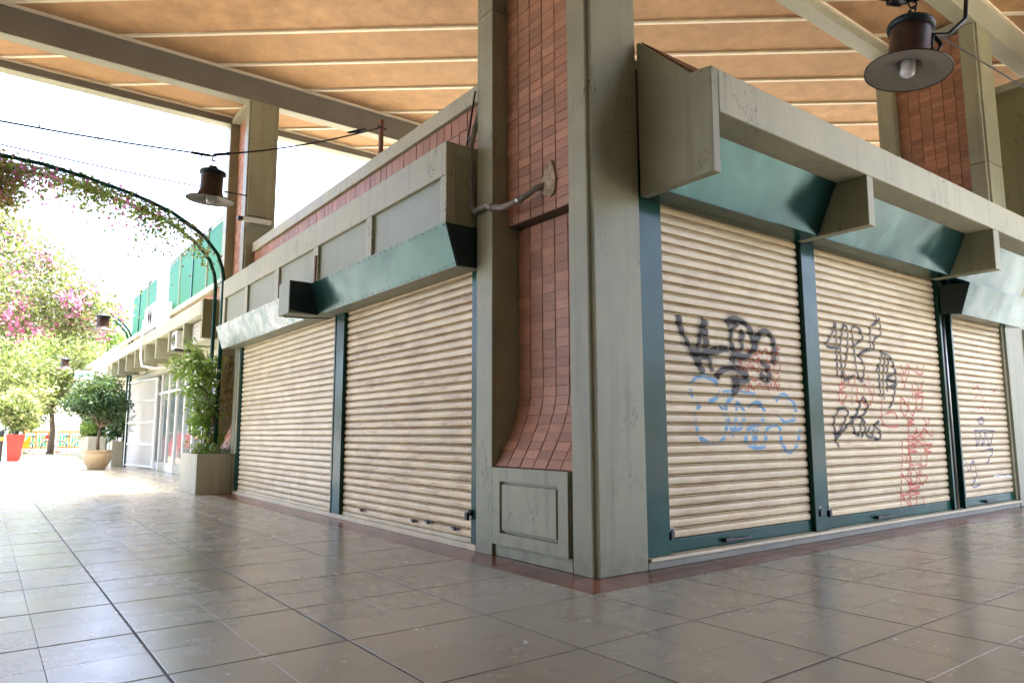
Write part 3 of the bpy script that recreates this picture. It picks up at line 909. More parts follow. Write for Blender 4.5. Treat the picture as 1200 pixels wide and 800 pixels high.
MB().prism([(-.592, 3.002), (-.592, 2.62), (-.16, 2.585), (-.20, 3.0)], 'y', 4.975, 4.984).build('drop_box_end', NAVY, sb)
box('bracket_strip', RUST, cl, -.34, -.323, 4.79, 4.84, 2.99, 3.33)
MB().tube([(-.55, 5.3, 2.575), (-.3, 5.1, 2.56), (-.05, 4.9, 2.55)], .008, 6).build('cable', DARK, cl)

# ================================================================== hanging lamps and wires
def lamp(x, y, z, label, tilt=0.0, tiltaz=0.0, s=1.0):
    T = thing('hanging_lamp', label, 'lamp', (x, y, z), 'hanging lamps over the walks')
    M_ = Matrix.Translation((x, y, z)) @ Matrix.Rotation(tiltaz, 4, 'Z') @ Matrix.Rotation(tilt, 4, 'X') @ Matrix.Scale(s, 4)

    def put(m, name, mat, parent=T, smooth=True):
        m.v = [tuple(M_ @ Vector(p)) for p in m.v]
        return m.build(name, mat, parent, smooth=smooth)
    put(MB().lathe([(.245, .004), (.252, .0), (.252, .010), (.225, .020), (.165, .036), (.135, .062), (.120, .11), (.118, .29)]), 'housing', LAMPB)
    put(MB().lathe([(.246, .0045), (.20, .016), (.150, .026), (.143, .034), (.09, .040), (.080, .048), (.078, .11), (.0, .112)]), 'reflector', ENAMEL)
    put(MB().lathe([(.118, .285), (.138, .290), (.140, .320), (.128, .335), (.06, .350), (.045, .385), (.0, .388)]), 'cap', NAVY)
    put(MB().lathe([(.0, -.035), (.022, -.033), (.040, -.018), (.044, .0), (.042, .06), (.035, .11)], n=16), 'bulb', BULB)
    h = MB()
    h.tube([(.035 * math.cos(2 * math.pi * k / 10), 0, .42 + .035 * math.sin(2 * math.pi * k / 10)) for k in range(10)], .007, 6, True)
    h.tube([(0, .028 * math.cos(2 * math.pi * k / 10), .475 + .03 * math.sin(2 * math.pi * k / 10)) for k in range(10)], .006, 6, True)
    put(h, 'hook', DARK)
    return T


t_ = NT('frosted_bulb')
BULB = t_.bsdf((.75, .76, .78), .25, 0, None, .5)
lamp(.935, -1.965, 3.325, 'large rusty hanging lamp with white bulb in front of the right canopy', math.radians(9), math.radians(60))
lamp(-1.80, 4.16, 3.60, 'hanging lamp on the cable strung from the left parapet', math.radians(4), math.radians(20))
lamp(-1.75, 13.1, 3.20, 'hanging lamp among the pink bougainvillea beside the far arch')
lamp(-1.62, 23.2, 3.15, 'smallest hanging lamp, far down the walk above the potted tree')


def sag(a, b, s, n=12):
    return [tuple(a[i] + (b[i] - a[i]) * t - (4 * s * t * (1 - t) if i == 2 else 0) for i in range(3)) for t in [k / n for k in range(n + 1)]]


w = thing('lamp_cable', 'steel cable with turnbuckles carrying the lamp over the left walk', 'cable', (-1.8, 4.16, 4.1))
MB().tube(sag((.25, 4.16, 5.0), (-1.62, 4.16, 4.18), .02)).build('cable', DARK, w) if False else None
MB().tube(sag((.25, 4.16, 5.0), (-1.60, 4.16, 4.19), .05), .010, 6).build('cable', DARK, w, smooth=True)
MB().tube(sag((-2.02, 4.16, 4.10), (-9, 4.16, 4.35), .22), .010, 6).build('cable', DARK, w, smooth=True)
MB().tube([(-1.60, 4.16, 4.19), (-1.62, 4.16, 4.185), (-1.78, 4.16, 4.13), (-1.80, 4.16, 4.115), (-1.84, 4.16, 4.11), (-2.02, 4.16, 4.10)], [.01, .018, .018, .008, .018, .018], 8).build('turnbuckle', DARK, w, smooth=True)
MB().tube([(.02, 4.16, 4.91), (-.10, 4.16, 4.85), (-.22, 4.16, 4.80)], [.016, .022, .012], 8).build('turnbuckle', DARK, w, smooth=True)
MB().tube([(-1.9, 4.16, 4.10), (-2.0, 4.15, 3.98), (-1.97, 4.15, 3.86), (-1.88, 4.15, 3.86), (-1.82, 4.16, 3.95)], .006, 6).build('lead', DARK, w, smooth=True)
MB().tube([(-1.80, 4.16, 4.11), (-1.80, 4.16, 4.06)], .006, 6).build('link', DARK, w)
for xx in (-2.9, -3.4, -2.4):
    MB().tube([(xx, 4.16, 4.05 - .0), (xx, 4.16, 4.02)], .006, 6).build('cable_tie', DARK, w)
pb = thing('cable_post', 'short brown steel post on the parapet holding the lamp cable', 'post', (.25, 4.18, 4.57))
box('post', RUST, pb, .225, .275, 4.155, 4.205, 4.57, 5.10, bevel=.004)
MB().tube([(.20, 4.18, 5.0), (.32, 4.18, 4.99)], .016, 8).build('eye_bolt', DARK, pb)
MB().tube([(.20, 4.12, 4.66), (.34, 4.26, 4.66)], .010, 8).build('guy_clip', DARK, pb)
o = MB().tube(sag((0.02, 9.28, 5.45), (-9, 9.2, 5.9), .14, 16), .012, 6).build('overhead_wire', DARK)
tag(o, 'thin overhead wire running left from the far pillar', 'wire')

w = thing('lamp_cable', 'heavy chained cable holding up the large rusty lamp', 'cable', (.92, -1.99, 3.8))
LT = (.905, -1.995, 3.775)
MB().tube([LT, (.79, -1.915, 3.80), (.67, -1.837, 3.83), (.2, -1.52, 3.98), (-.02, -1.0, 4.3), (-.02, .1, 5.0)], .016, 8).build('cable', DARK, w, smooth=True)
MB().tube([LT, (1.03, -2.11, 3.86), (1.2, -2.3, 3.97), (2.2, -3.4, 4.5), (5.4, -7.26, 7.36)], .016, 8).build('cable', DARK, w, smooth=True)
MB().tube([(.885, -1.98, 3.78), (.82, -1.935, 3.79)], .034, 8).build('turnbuckle', DARK, w, smooth=True)
MB().tube([(.94, -2.03, 3.80), (.99, -2.07, 3.83)], .034, 8).build('turnbuckle', DARK, w, smooth=True)
for q in range(3):
    MB().tube([(.78 - .05 * q + .024 * math.cos(2 * math.pi * k / 10), -1.91 + .033 * q, 3.802 + .008 * q + .015 * math.sin(2 * math.pi * k / 10)) for k in range(10)], .006, 6, True).build('chain_link', DARK, w, smooth=True)
MB().tube([(.93, -2.0, 3.72), (1.0, -2.04, 3.66), (1.06, -2.08, 3.56), (1.04, -2.07, 3.48), (1.07, -2.09, 3.44), (1.10, -2.11, 3.50), (1.06, -2.08, 3.57), (1.14, -2.14, 3.57), (1.24, -2.21, 3.68), (1.26, -2.22, 3.84), (1.25, -2.22, 4.1)], .014, 8).build('lead', DARK, w, smooth=True)
MB().tube([(.92, -1.99, 3.70), (.97, -2.02, 3.66), (1.02, -2.06, 3.60)], [.014, .028, .018], 8).build('connector', NAVY, w, smooth=True)
o = MB().tube([(1.10, -2.12, 3.545), (1.9, -2.6, 2.98 + .02), (4.0, -3.8, 2.6)], .005, 6).build('overhead_wire', STEELB)
tag(o, 'thin pale wire slanting down to the right of the big lamp', 'wire')
# small bracket light on the far pillar
fl = thing('wall_light', 'small white strip light on the far pillar', 'light', (.2, 9.25, 5.0))
box('casing', WHITE, fl, -.06, .46, 9.20, 9.297, 4.95, 5.03, bevel=.008)
box('end_cap', DARK, fl, -.15, -.062, 9.20, 9.297, 4.955, 5.025, bevel=.006)

# ================================================================== foliage helpers
def leaf_mesh(pts, size, nrm=None, aspect=.55, droop=.0):
    n = len(pts)
    d = rng.normal(size=(n, 3))
    d[:, 2] -= droop
    d /= np.linalg.norm(d, axis=1)[:, None]
    e = rng.normal(size=(n, 3))
    e -= d * (e * d).sum(1)[:, None]
    e /= np.linalg.norm(e, axis=1)[:, None]
    u = np.cross(d, e)
    s_ = size * rng.uniform(.6, 1.3, (n, 1))
    a = pts
    b = pts + d * s_ * .5 + e * s_ * aspect * .5 + u * s_ * .10
    c = pts + d * s_
    f = pts + d * s_ * .5 - e * s_ * aspect * .5 + u * s_ * .10
    V = np.stack([a, b, c, f], 1).reshape(-1, 3)
    return V


def leaves(name, mat, parent, pts, size, aspect=.55, droop=0.0):
    V = leaf_mesh(np.asarray(pts, float), size, aspect=aspect, droop=droop)
    c = (V.min(0) + V.max(0)) / 2
    n = len(V) // 4
    me = bpy.data.meshes.new(name)
    me.vertices.add(len(V))
    me.vertices.foreach_set('co', (V - c).ravel())
    me.loops.add(n * 4)
    me.loops.foreach_set('vertex_index', np.arange(n * 4))
    me.polygons.add(n)
    me.polygons.foreach_set('loop_start', np.arange(0, n * 4, 4))
    me.materials.append(mat)
    me.update(calc_edges=True)
    me.validate()
    o = bpy.data.objects.new(name, me)
    unit_link(o, parent, c)
    return o


def clumps(blobs, n, nclump, rc, shell=.6, zsq=1.0):
    """n points gathered in nclump clumps of radius rc placed through the volume of the ellipsoids"""
    vol = np.array([b[3] * b[4] * b[5] for b in blobs])
    pick = rng.choice(len(blobs), nclump, p=vol / vol.sum())
    cs = []
    for i in pick:
        b = blobs[i]
        v = rng.normal(size=3)
        v /= np.linalg.norm(v)
        r = rng.uniform(shell ** 3, 1) ** (1 / 3)
        cs.append((b[0] + v[0] * b[3] * r, b[1] + v[1] * b[4] * r, b[2] + v[2] * b[5] * r))
    cs = np.array(cs)
    k = rng.integers(0, nclump, n)
    off = rng.normal(size=(n, 3)) * rc * np.array([1, 1, zsq])
    return cs[k] + off, cs


def limbs(base, h, r, cs, nb=7):
    m = MB()
    top = (base[0] + random.uniform(-.05, .05) * h, base[1], base[2] + h)
    mid = (base[0] + random.uniform(-.04, .04) * h, base[1], base[2] + h * .5)
    m.tube([base, mid, top], [r, r * .8, r * .6], 8)
    for i in range(min(nb, len(cs))):
        c = cs[i * len(cs) // nb]
        q = tuple(top[j] + (c[j] - top[j]) * .5 + (0 if j < 2 else .1 * h) for j in range(3))
        m.tube([top, q, tuple(c)], [r * .5, r * .32, r * .1], 6)
    return m


def tree(name, label, base, th_, r, blobs, n, size, mat, nclump=70, rc=.35, group=None, cat='tree', shell=.55):
    T = thing(name, label, cat, base, group)
    pts, cs = clumps(blobs, n, nclump, rc, shell)
    limbs(base, th_, r, cs, 9).build('trunk', BARK, T, smooth=True)
    leaves('crown', mat, T, pts, size)
    return T


# ================================================================== planter, arches and climber by the far pillar
pl = thing('planter_box', 'square sage concrete planter with a green climber next to the far shutter', 'planter', (-.33, 9.95, 0))
m = MB()
X0, X1, Y0, Y1, H = -.60, -.008, 9.36, 10.62, .695
m.box(X0, X1, Y0, Y0 + .07, 0, H).box(X0, X1, Y1 - .07, Y1, 0, H).box(X0, X0 + .07, Y0 + .07, Y1 - .07, 0, H).box(X1 - .07, X1, Y0 + .07, Y1 - .07, 0, H)
m.build('box', CONC, pl, bevel=.008)
box('soil', SOIL, pl, X0 + .072, X1 - .072, Y0 + .072, Y1 - .072, .3, H - .06)

ARC = [(-.2, .6), (-.2, 2.5), (-.2, 3.9), (-.235, 4.12), (-.33, 4.38), (-.545, 4.64), (-.824, 4.853), (-1.155, 5.04), (-1.5, 5.16), (-1.863, 5.263), (-2.525, 5.40), (-3.145, 5.487), (-3.7, 5.51)]
ARC = ARC + [(-7.4 - x, z) for x, z in ARC[::-1][1:]]


def arch(label, y, dx_=0.0, pots=True):
    A = thing('pergola_arch', label, 'arch', (-3.7 + dx_, y, 0), 'green steel pergola arches')
    MB().tube([(x + dx_, y, z if z > .65 or pots else 0.0) for x, z in ARC], .036, 10).build('tube', STEEL, A, smooth=True)
    return A


a1 = arch('green steel arch nearest the tiled pillar, rising from the planter', 9.78)
a2 = arch('second green steel arch, just behind the one nearest the pillar', 10.36)
for z in (1.6, 3.9):
    MB().tube([(-.2, 9.80, z), (-.2, 10.34, z)], .015, 6).build('spacer', STEEL, a1)
arch('far green steel arch at the white gate in front of the bougainvillea', 21.9, .32, False)
arch('green steel arch behind the far one, in the bougainvillea', 22.5, .32, False)

cv = thing('climbing_plant', 'bright green climber growing up the arch poles from the planter', 'plant', (-.4, 10.0, .63))
st = MB()
for k in range(7):
    x, y = -.2 + random.uniform(-.22, .06), 9.78 + random.uniform(0, .6)
    st.tube([(x, y, .6), (x + random.uniform(-.1, .1), y + random.uniform(-.1, .1), 1.3), (x + random.uniform(-.15, .1), y, 2.0), (x + random.uniform(-.3, .1), y, 2.6)], [.016, .012, .009, .005], 6)
st.build('stem', BARK, cv, smooth=True)
p1, _ = clumps([(-.36, 10.0, 1.6, .26, .34, .98), (-.55, 9.95, 2.35, .42, .32, .36), (-.30, 9.95, 1.0, .24, .35, .4)], 1300, 55, .06, .2)
leaves('foliage', LEAF_F, cv, p1, .085, .6, .4)
p2, _ = clumps([(-.42, 9.95, 1.9, .35, .32, .8), (-.75, 9.9, 2.2, .25, .25, .5)], 1000, 40, .07, .2)
p2 = np.concatenate([p2, clumps([(-.38, 10.0, 1.6, .26, .3, .95)], 600, 40, .06, .2)[0]])
leaves('young_foliage', LEAF_F, cv, p2, .075, .6, .4)
p3, _ = clumps([(-.3, 9.95, .72, .26, .55, .09)], 700, 30, .05, .1)
leaves('ground_foliage', LEAF_C, cv, p3, .07, .4, -.6)
dv = thing('dry_vine', 'dry orange brown vine strand hanging beside the arch pole', 'plant', (-.1, 9.6, 1.3))
pts = []
for s_ in range(6):
    x0 = -.13 + .03 * s_
    for k in range(60):
        t = k / 60
        pts.append((x0 + .05 * math.sin(5 * t + s_) + random.gauss(0, .015), 9.62 + random.gauss(0, .03), 2.45 - t * random.uniform(.6, 1.25)))
MB().tube([(-.16, 9.75, 2.6), (-.05, 9.62, 2.5), (-.08, 9.6, 2.0), (-.06, 9.6, 1.4)], .008, 6).build('stem', BARK, dv)
leaves('foliage', LEAF_D, dv, pts, .07, .6, .6)

# vine trailing along the two near arches
vn = thing('arch_vine', 'sparse half dry vine trailing along the near arches', 'plant', (-2.5, 10.1, 5.2))
ax = np.array([p[0] for p in ARC]); az = np.array([p[1] for p in ARC])
cum = np.concatenate([[0], np.cumsum(np.hypot(np.diff(ax), np.diff(az)))])


def along(s_):
    return float(np.interp(s_, cum, ax)), float(np.interp(s_, cum, az))


def vine_pts(n, s0, s1, spread, hang, y0, y1, nb=40):
    out = []
    bs = rng.uniform(s0, s1, nb)
    for k in range(n):
        x, z = along(bs[rng.integers(nb)] + rng.normal() * .16)
        out.append((x + rng.normal() * spread, rng.uniform(y0, y1) + rng.normal() * spread, z + .04 + rng.normal() * spread * .6 - abs(rng.normal()) * hang))
    return out


S0 = cum[4]
stuff(leaves('green_leaf', LEAF_C, vn, vine_pts(800, S0 + .2, S0 + 4.2, .06, .16, 9.78, 10.36, 30), .085, .6, .3))
stuff(leaves('dry_leaf', LEAF_D, vn, vine_pts(650, S0 + .3, S0 + 4.4, .07, .26, 9.8, 10.4, 26), .075, .6, .4))
stuff(leaves('hanging_leaf', LEAF_A, vn, vine_pts(500, S0 + 1.0, S0 + 2.4, .06, .40, 9.9, 10.4, 9), .08, .6, .6))
stuff(leaves('blossom', PETAL, vn, vine_pts(420, S0 + 1.2, S0 + 4.6, .07, .30, 9.8, 10.4, 22), .075, .85, .3))
stuff(leaves('pale_leaf', LEAF_F, vn, vine_pts(900, S0 + .2, S0 + 4.6, .07, .22, 9.78, 10.4, 34), .08, .6, .3))
tw = MB()
for k in range(8):
    pts = []
    for q in range(16):
        x, z = along(S0 + .3 + q * .27)
        pts.append((x + random.gauss(0, .04), 9.78 + .58 * ((k % 3) / 2) + random.gauss(0, .05), z + random.gauss(-.02, .06)))
    tw.tube(pts, .008, 5)
tw.build('stem', BARK, vn)
q2, _ = clumps([(-3.9, 10.2, 5.15, .55, .5, .45)], 1800, 36, .12, .2)
stuff(leaves('dense_leaf', LEAF_D, vn, q2, .085, .6, .3))
q2, _ = clumps([(-3.8, 10.3, 5.3, .5, .45, .5)], 900, 24, .12, .2)
stuff(leaves('fresh_leaf', LEAF_C, vn, q2, .085, .6, .3))

# ================================================================== bougainvillea and trees
bg = thing('bougainvillea', 'big bougainvillea with pink flowers spilling over the far arches', 'plant', (-5.0, 21.5, 0))
BL = [(-4.3, 19.2, 5.6, 2.1, 2.0, 1.6), (-3.0, 18.2, 4.9, 1.7, 1.5, 1.1), (-1.75, 17.9, 4.3, 1.25, 1.2, .72), (-5.6, 19.8, 6.2, 2.2, 2.0, 2.1), (-3.9, 18.4, 4.4, 1.5, 1.4, .9), (-2.9, 17.6, 4.0, 1.2, 1.0, .6), (-4.15, 14.6, 5.2, .95, 1.0, .8), (-4.3, 16.2, 4.4, .9, 1.0, .9)]
pts, cs = clumps(BL, 26000, 340, .20, .35)
limbs((-5.2, 21.5, 0), 3.6, .16, cs, 14).build('trunk', BARK, bg, smooth=True)
leaves('foliage', LEAF_E, bg, pts, .11, .6)
pts, _ = clumps(BL, 7000, 160, .20, .6)
leaves('pale_foliage', LEAF_C, bg, pts, .10, .6)
pts, _ = clumps(BL, 7500, 190, .13, .75)
leaves('flowers', PETAL, bg, pts, .10, .85)

TR = [
    ('tree', 'pale green street tree behind the red pots', (-4.2, 39, 0), 2.2, .17, [(-4.2, 39, 4.2, 2.6, 2.2, 2.0), (-2.4, 38.5, 3.3, 1.6, 1.5, 1.0)], 8000, .22, LEAF_C),
    ('tree', 'yellow green street tree above the striped barrier', (-.6, 42, 0), 2.4, .17, [(-.6, 42, 4.6, 2.5, 2.0, 2.1), (-1.4, 41.5, 3.0, 1.5, 1.4, .9)], 8000, .23, LEAF_C),
    ('tree', 'tall green tree with a dark leaning trunk behind the hanging sign', (1.7, 46, 0), 4.0, .26, [(1.2, 46, 7.0, 2.6, 2.4, 2.2), (2.6, 46, 6.0, 1.8, 1.8, 1.6)], 7000, .26, LEAF_A),
    ('tree', 'grey green tree with dark branches at the far left', (-6.8, 48, 0), 3.0, .24, [(-6.6, 48, 6.4, 3.4, 2.6, 3.0), (-4.0, 47, 5.6, 2.2, 2, 2.0)], 8000, .28, LEAF_B),
    ('tree', 'dense green tree at the end of the walk', (-2.0, 56, 0), 3.2, .26, [(-2.2, 56, 6.8, 4.2, 3, 3.0), (1.0, 56, 5.6, 2.6, 2, 2.2)], 9000, .32, LEAF_A),
]
for a in TR:
    tree(a[0], a[1], a[2], a[3], a[4], a[5], a[6], a[7], a[8], 90, .32, 'street trees past the end of the walk')

# potted tree
pt_ = thing('flower_pot', 'round sand coloured clay pot holding the small tree', 'pot', (-.78, 20.9, 0))
MB().lathe([(.0, .0), (.22, .0), (.24, .02), (.36, .24), (.40, .38), (.385, .46), (.36, .50), (.40, .53), (.41, .57), (.36, .575), (.34, .50), (.0, .49)], (-.78, 20.9, 0), 32).build('pot', CLAY, pt_, smooth=True)
tr = thing('potted_tree', 'small dark leaved tree growing in the sand coloured pot', 'tree', (-.78, 20.9, .49))
TB = [(-.85, 20.9, 2.15, .82, .7, .55), (-1.15, 20.9, 1.95, .55, .5, .42), (-.45, 20.9, 1.75, .50, .5, .40), (-.7, 20.9, 2.45, .45, .45, .3)]
pts, cs = clumps(TB, 6500, 130, .10, .45)
limbs((-.78, 20.9, .49), .75, .055, cs, 12).build('trunk', BARK, tr, smooth=True)
leaves('crown', LEAF_B, tr, pts, .105, .55)

# ================================================================== second block of the market, beyond the roof
b2 = thing('cafe_building', 'sunlit second market block with glazed front and green glass terrace rail', 'building', (.5, 17.0, 0))
YA, YB = 10.9, 24.4
box('wall', PLASTER, b2, .62, .9, YA, YB, 0, 3.6)
box('parapet', TILE_PALE, b2, .14, .5, YA, YB, 3.7, 4.06)
box('coping', SAGE2, b2, .04, .55, YA, YB, 4.062, 4.2, bevel=.01)
tf = MB()
n = int((YB - YA) / .16)
for k in range(n):
    for r in range(2):
        q = chamfer_tile(.172, .152, .014, .003)
        tf.add([(.134 - p[2], YA + (k + .5) * .16 + p[1], 3.71 + .175 * (r + .5) + p[0]) for p in q.v], [f[::-1] for f in q.f])
stuff(tf.build('tile_band', TILE_PALE, b2))
box('fascia', SAGE2, b2, -.30, -.18, YA, YB, 3.42, 3.70, bevel=.01)
box('soffit', SAGE2, b2, -.179, .139, YA, YB, 3.44, 3.69)
MB().prism([(-.30, 2.93), (-.30, 3.72), (.12, 3.72), (.12, 2.93)], 'y', YA - .06, YA + .05).build('end_plate', OLIVE, b2, bevel=.006)
for k in range(1, 9):
    y = YA + k * 1.52
    box('bracket', SAGE, b2, -.30, .60, y, y + .10, 2.93, 3.419, bevel=.006)
box('back_panel', SAGE2, b2, .30, .61, YA + .06, YB, 2.93, 3.43)
box('head_rail', SAGE2, b2, .40, .62, YA, YB, 2.78, 2.929)
# shop glazing
lv = thing('louvre_unit', 'pale louvred vent unit under the canopy above the climber', 'vent', (.0, 11.7, 3.0))
box('casing', SAGE2, lv, -.12, .29, 11.15, 12.35, 2.95, 3.40)
for k in range(9):
    MB().prism([(-.125, 2.97 + k * .047), (-.165, 2.965 + k * .047), (-.125, 3.005 + k * .047)], 'y', 11.2, 12.3).build('slat', WHITE, lv)
ys = [11.1, 11.9, 12.9, 13.9, 14.9, 15.9, 16.9, 17.9, 18.9, 19.9]
for i, y in enumerate(ys):
    box('glazing_bar', WHITE, b2, .52, .60, y, y + .08, .0, 2.78)
for i in range(len(ys) - 1):
    pn = box('window_pane', GLASSC, b2, .555, .565, ys[i] + .081, ys[i + 1] - .001, .25, 2.2)
    box('kick_panel', SAGE2 if i % 2 else WHITE, b2, .545, .575, ys[i] + .081, ys[i + 1] - .001, .0, .249)
    box('transom', WHITE, b2, .525, .595, ys[i] + .081, ys[i + 1] - .001, 2.201, 2.27)
    box('window_pane', GLASSC, b2, .555, .565, ys[i] + .081, ys[i + 1] - .001, 2.271, 2.779)
CURT = flat('white_curtain', (.62, .63, .60), .9)
for i in (4, 5, 6, 7, 8):
    m = MB()
    q = [(.60 + .012 * math.sin(k * 1.9), ys[i] + .05 + k * .0475) for k in range(20)]
    q += [(x + .004, y) for x, y in q[::-1]]
    m.prism(q, 'z', .05, 2.6).build('curtain', CURT, b2)
for (name, col, y0, y1, z0, z1) in (('poster', (.10, .25, .45), 11.3, 11.75, 1.1, 2.3), ('poster', (.65, .60, .50), 11.3, 11.75, .3, 1.05), ('poster', (.55, .12, .14), 12.05, 12.3, .4, 2.2),
                                    ('poster', (.60, .62, .60), 12.35, 12.8, .3, 2.15), ('poster', (.08, .16, .30), 13.05, 13.35, .5, 2.1), ('poster', (.5, .45, .12), 13.4, 13.75, .9, 1.7)):
    p = box(name, flat('poster_%d' % int(y0 * 100 + z0 * 10), col, .6), b2, .547, .553, y0, y1, z0, z1)
# terrace rail of green glass
rail = thing('glass_railing', 'green glass terrace railing on top of the second market block', 'railing', (.15, 16, 4.2))
for i, (a, b) in enumerate(((11.2, 12.55), (12.6, 13.95), (14.0, 15.35), (15.4, 16.75), (18.4, 19.75), (19.8, 21.15), (21.2, 22.5))):
    box('glass_pane', GLASSG, rail, .145, .157, a, b, 4.25, 5.55)
    box('post', SAGE2 if i % 2 else STEEL, rail, .12, .18, a - .045, a - .003, 4.2, 5.6)
box('handrail', STEEL, rail, .115, .185, 11.1, 16.8, 5.60, 5.64)
box('handrail', STEEL, rail, .115, .185, 18.35, 22.6, 5.60, 5.64)
ch = box('chimney_block', WHITE, None, .12, .9, 17.0, 18.3, 4.21, 6.0, bevel=.02)
tag(ch, 'white masonry block between the green glass railings', 'wall')


def ac(label, x0, x1, y0, y1, z0, z1):
    A = thing('air_conditioner', label, 'air conditioner', ((x0 + x1) / 2, (y0 + y1) / 2, z0), 'air conditioners on the canopy')
    box('casing', WHITE, A, x0, x1, y0, y1, z0, z1, bevel=.02)
    cy, cz, r = (y0 + y1) / 2, (z0 + z1) / 2, min(y1 - y0, z1 - z0) * .36
    for q in range(4):
        MB().tube([(x0 - .008, cy + r * (q + 1) / 4 * math.cos(2 * math.pi * k / 20), cz + r * (q + 1) / 4 * math.sin(2 * math.pi * k / 20)) for k in range(20)], .006, 5, True).build('fan_guard', DARK, A)
    box('foot', DARK, A, x0, x1, y0 + .1, y1 - .1, z0 - .05, z0 - .002)
    return A


ac('white air conditioner standing on the canopy of the second block', -.28, .10, 15.9, 17.5, 3.76, 4.45)
ac('white air conditioner on a dark tray under the second block canopy', -.26, .14, 13.35, 13.85, 2.97, 3.38)
hs = MB().tube([(-.33, 17.2, 4.1), (-.36, 17.2, 3.6), (-.36, 17.2, 3.1), (-.33, 17.1, 2.85), (-.1, 16.8, 2.78), (.3, 16.5, 2.8)], .03, 8).build('drain_hose', WHITE, None, smooth=True)
tag(hs, 'white drain hose dropping from the air conditioner to the shop front', 'hose')

# white mesh gate leaf, open against the shop front
gt = thing('mesh_gate', 'tall open white steel gate leaf filled with wire mesh', 'gate', (.3, 21.0, 0))
ga, gb = Vector((.47, 19.3, 0)), Vector((.12, 22.0, 0))


def gp(t, z, off=0.0):
    p = ga + (gb - ga) * t
    return (p.x - .0 - off, p.y, z)


for t in (0, 1):
    MB().tube([gp(t, .05), gp(t, 2.72)], .045, 6).build('stile', WHITE, gt)
for z in (.08, .74, 1.40, 2.06, 2.70):
    MB().tube([gp(0, z), gp(1, z)], .034, 6).build('rail', WHITE, gt)
ms = MB()
for k in range(1, 46):
    ms.tube([gp(k / 46, .08, .005), gp(k / 46, 2.7, .005)], .0045, 4)
for k in range(1, 44):
    ms.tube([gp(0, .08 + k * .06, .012), gp(1, .08 + k * .06, .012)], .004, 4)
stuff(ms.build('mesh', WHITE, gt))

# ================================================================== far end of the walk
b3 = thing('far_building', 'pale third market block past the white gate', 'building', (.5, 32, 0))
box('wall', PLASTER, b3, .7, 1.0, 24.5, 42, 0, 4.4)
box('canopy_box', SAGE2, b3, -.25, .69, 24.5, 29, 3.05, 3.95, bevel=.02)
box('canopy_slab', SAGE2, b3, -.1, .69, 29.1, 42, 3.2, 3.5)
box('cornice', SAGE2, b3, .5, 1.1, 24.5, 42, 4.41, 4.6)
for k in range(5):
    y = 25 + k * 3.1
    w_ = box('window', WHITE, b3, .66, .699, y, y + 1.9, .3, 2.7)
    box('pane', GLASSC, w_, .645, .655, y + .1, y + 1.8, .4, 2.6)
sg = thing('hanging_sign', 'white hanging cafe sign with green lettering over the walk', 'sign', (-.32, 28.8, 3.2))
box('board', WHITE, sg, -.86, .22, 28.78, 28.84, 3.17, 3.55, bevel=.006)
cu = bpy.data.curves.new('lettering', 'FONT')
cu.body = 'Cafe Fernando'
cu.size = .185
cu.align_x = 'CENTER'
cu.align_y = 'CENTER'
cu.extrude = .002
cu.offset = .004
tmp = bpy.data.objects.new('lettering_tmp', cu)
COL.objects.link(tmp)
bpy.context.view_layer.update()
me = bpy.data.meshes.new_from_object(tmp.evaluated_get(bpy.context.evaluated_depsgraph_get()))
bpy.data.objects.remove(tmp)
me.materials.append(flat('sign_green', (.01, .20, .12), .5))
lt = inst('lettering', me, sg, (-.32, 28.775, 3.37), (math.pi / 2, 0, 0))
MB().tube([(.22, 28.81, 3.5), (.72, 28.81, 3.5)], .02, 6).build('arm', DARK, sg)

for (lab, x0, x1, y0, y1, h) in (('low grey planter trough beyond the potted tree', .0, .65, 31, 34.5, .95), ('grey planter block beside the white gate', -.22, .10, 22.3, 22.8, .82)):
    P_ = thing('planter_box', lab, 'planter', ((x0 + x1) / 2, (y0 + y1) / 2, 0))
    MB().box(x0, x1, y0, y0 + .05, 0, h).box(x0, x1, y1 - .05, y1, 0, h).box(x0, x0 + .05, y0 + .05, y1 - .05, 0, h).box(x1 - .05, x1, y0 + .05, y1 - .05, 0, h).build('box', CONC, P_, bevel=.006)
    box('soil', SOIL, P_, x0 + .052, x1 - .052, y0 + .052, y1 - .052, h * .5, h - .04)
dp = thing('leafy_plant', 'dark broad leaved plant in the planter beside the white gate', 'plant', (-.06, 22.55, .78))
pts, cs = clumps([(-.1, 22.5, 1.45, .34, .35, .5)], 420, 26, .10, .3)
leaves('foliage', LEAF_B, dp, pts, .26, .4, .2)
MB().tube([(-.06, 22.55, .7), (-.08, 22.5, 1.3), (-.1, 22.5, 1.8)], .02, 6).build('stem', BARK, dp)
sp = thing('leafy_plant', 'shrub growing in the low trough beyond the potted tree', 'plant', (.3, 32.5, .9))
pts, cs = clumps([(.3, 32.5, 1.4, .4, 1.4, .6)], 1500, 40, .12, .3)
leaves('foliage', LEAF_A, sp, pts, .16)
MB().tube([(.3, 32.5, .8), (.3, 32.5, 1.5)], .03, 6).build('stem', BARK, sp)

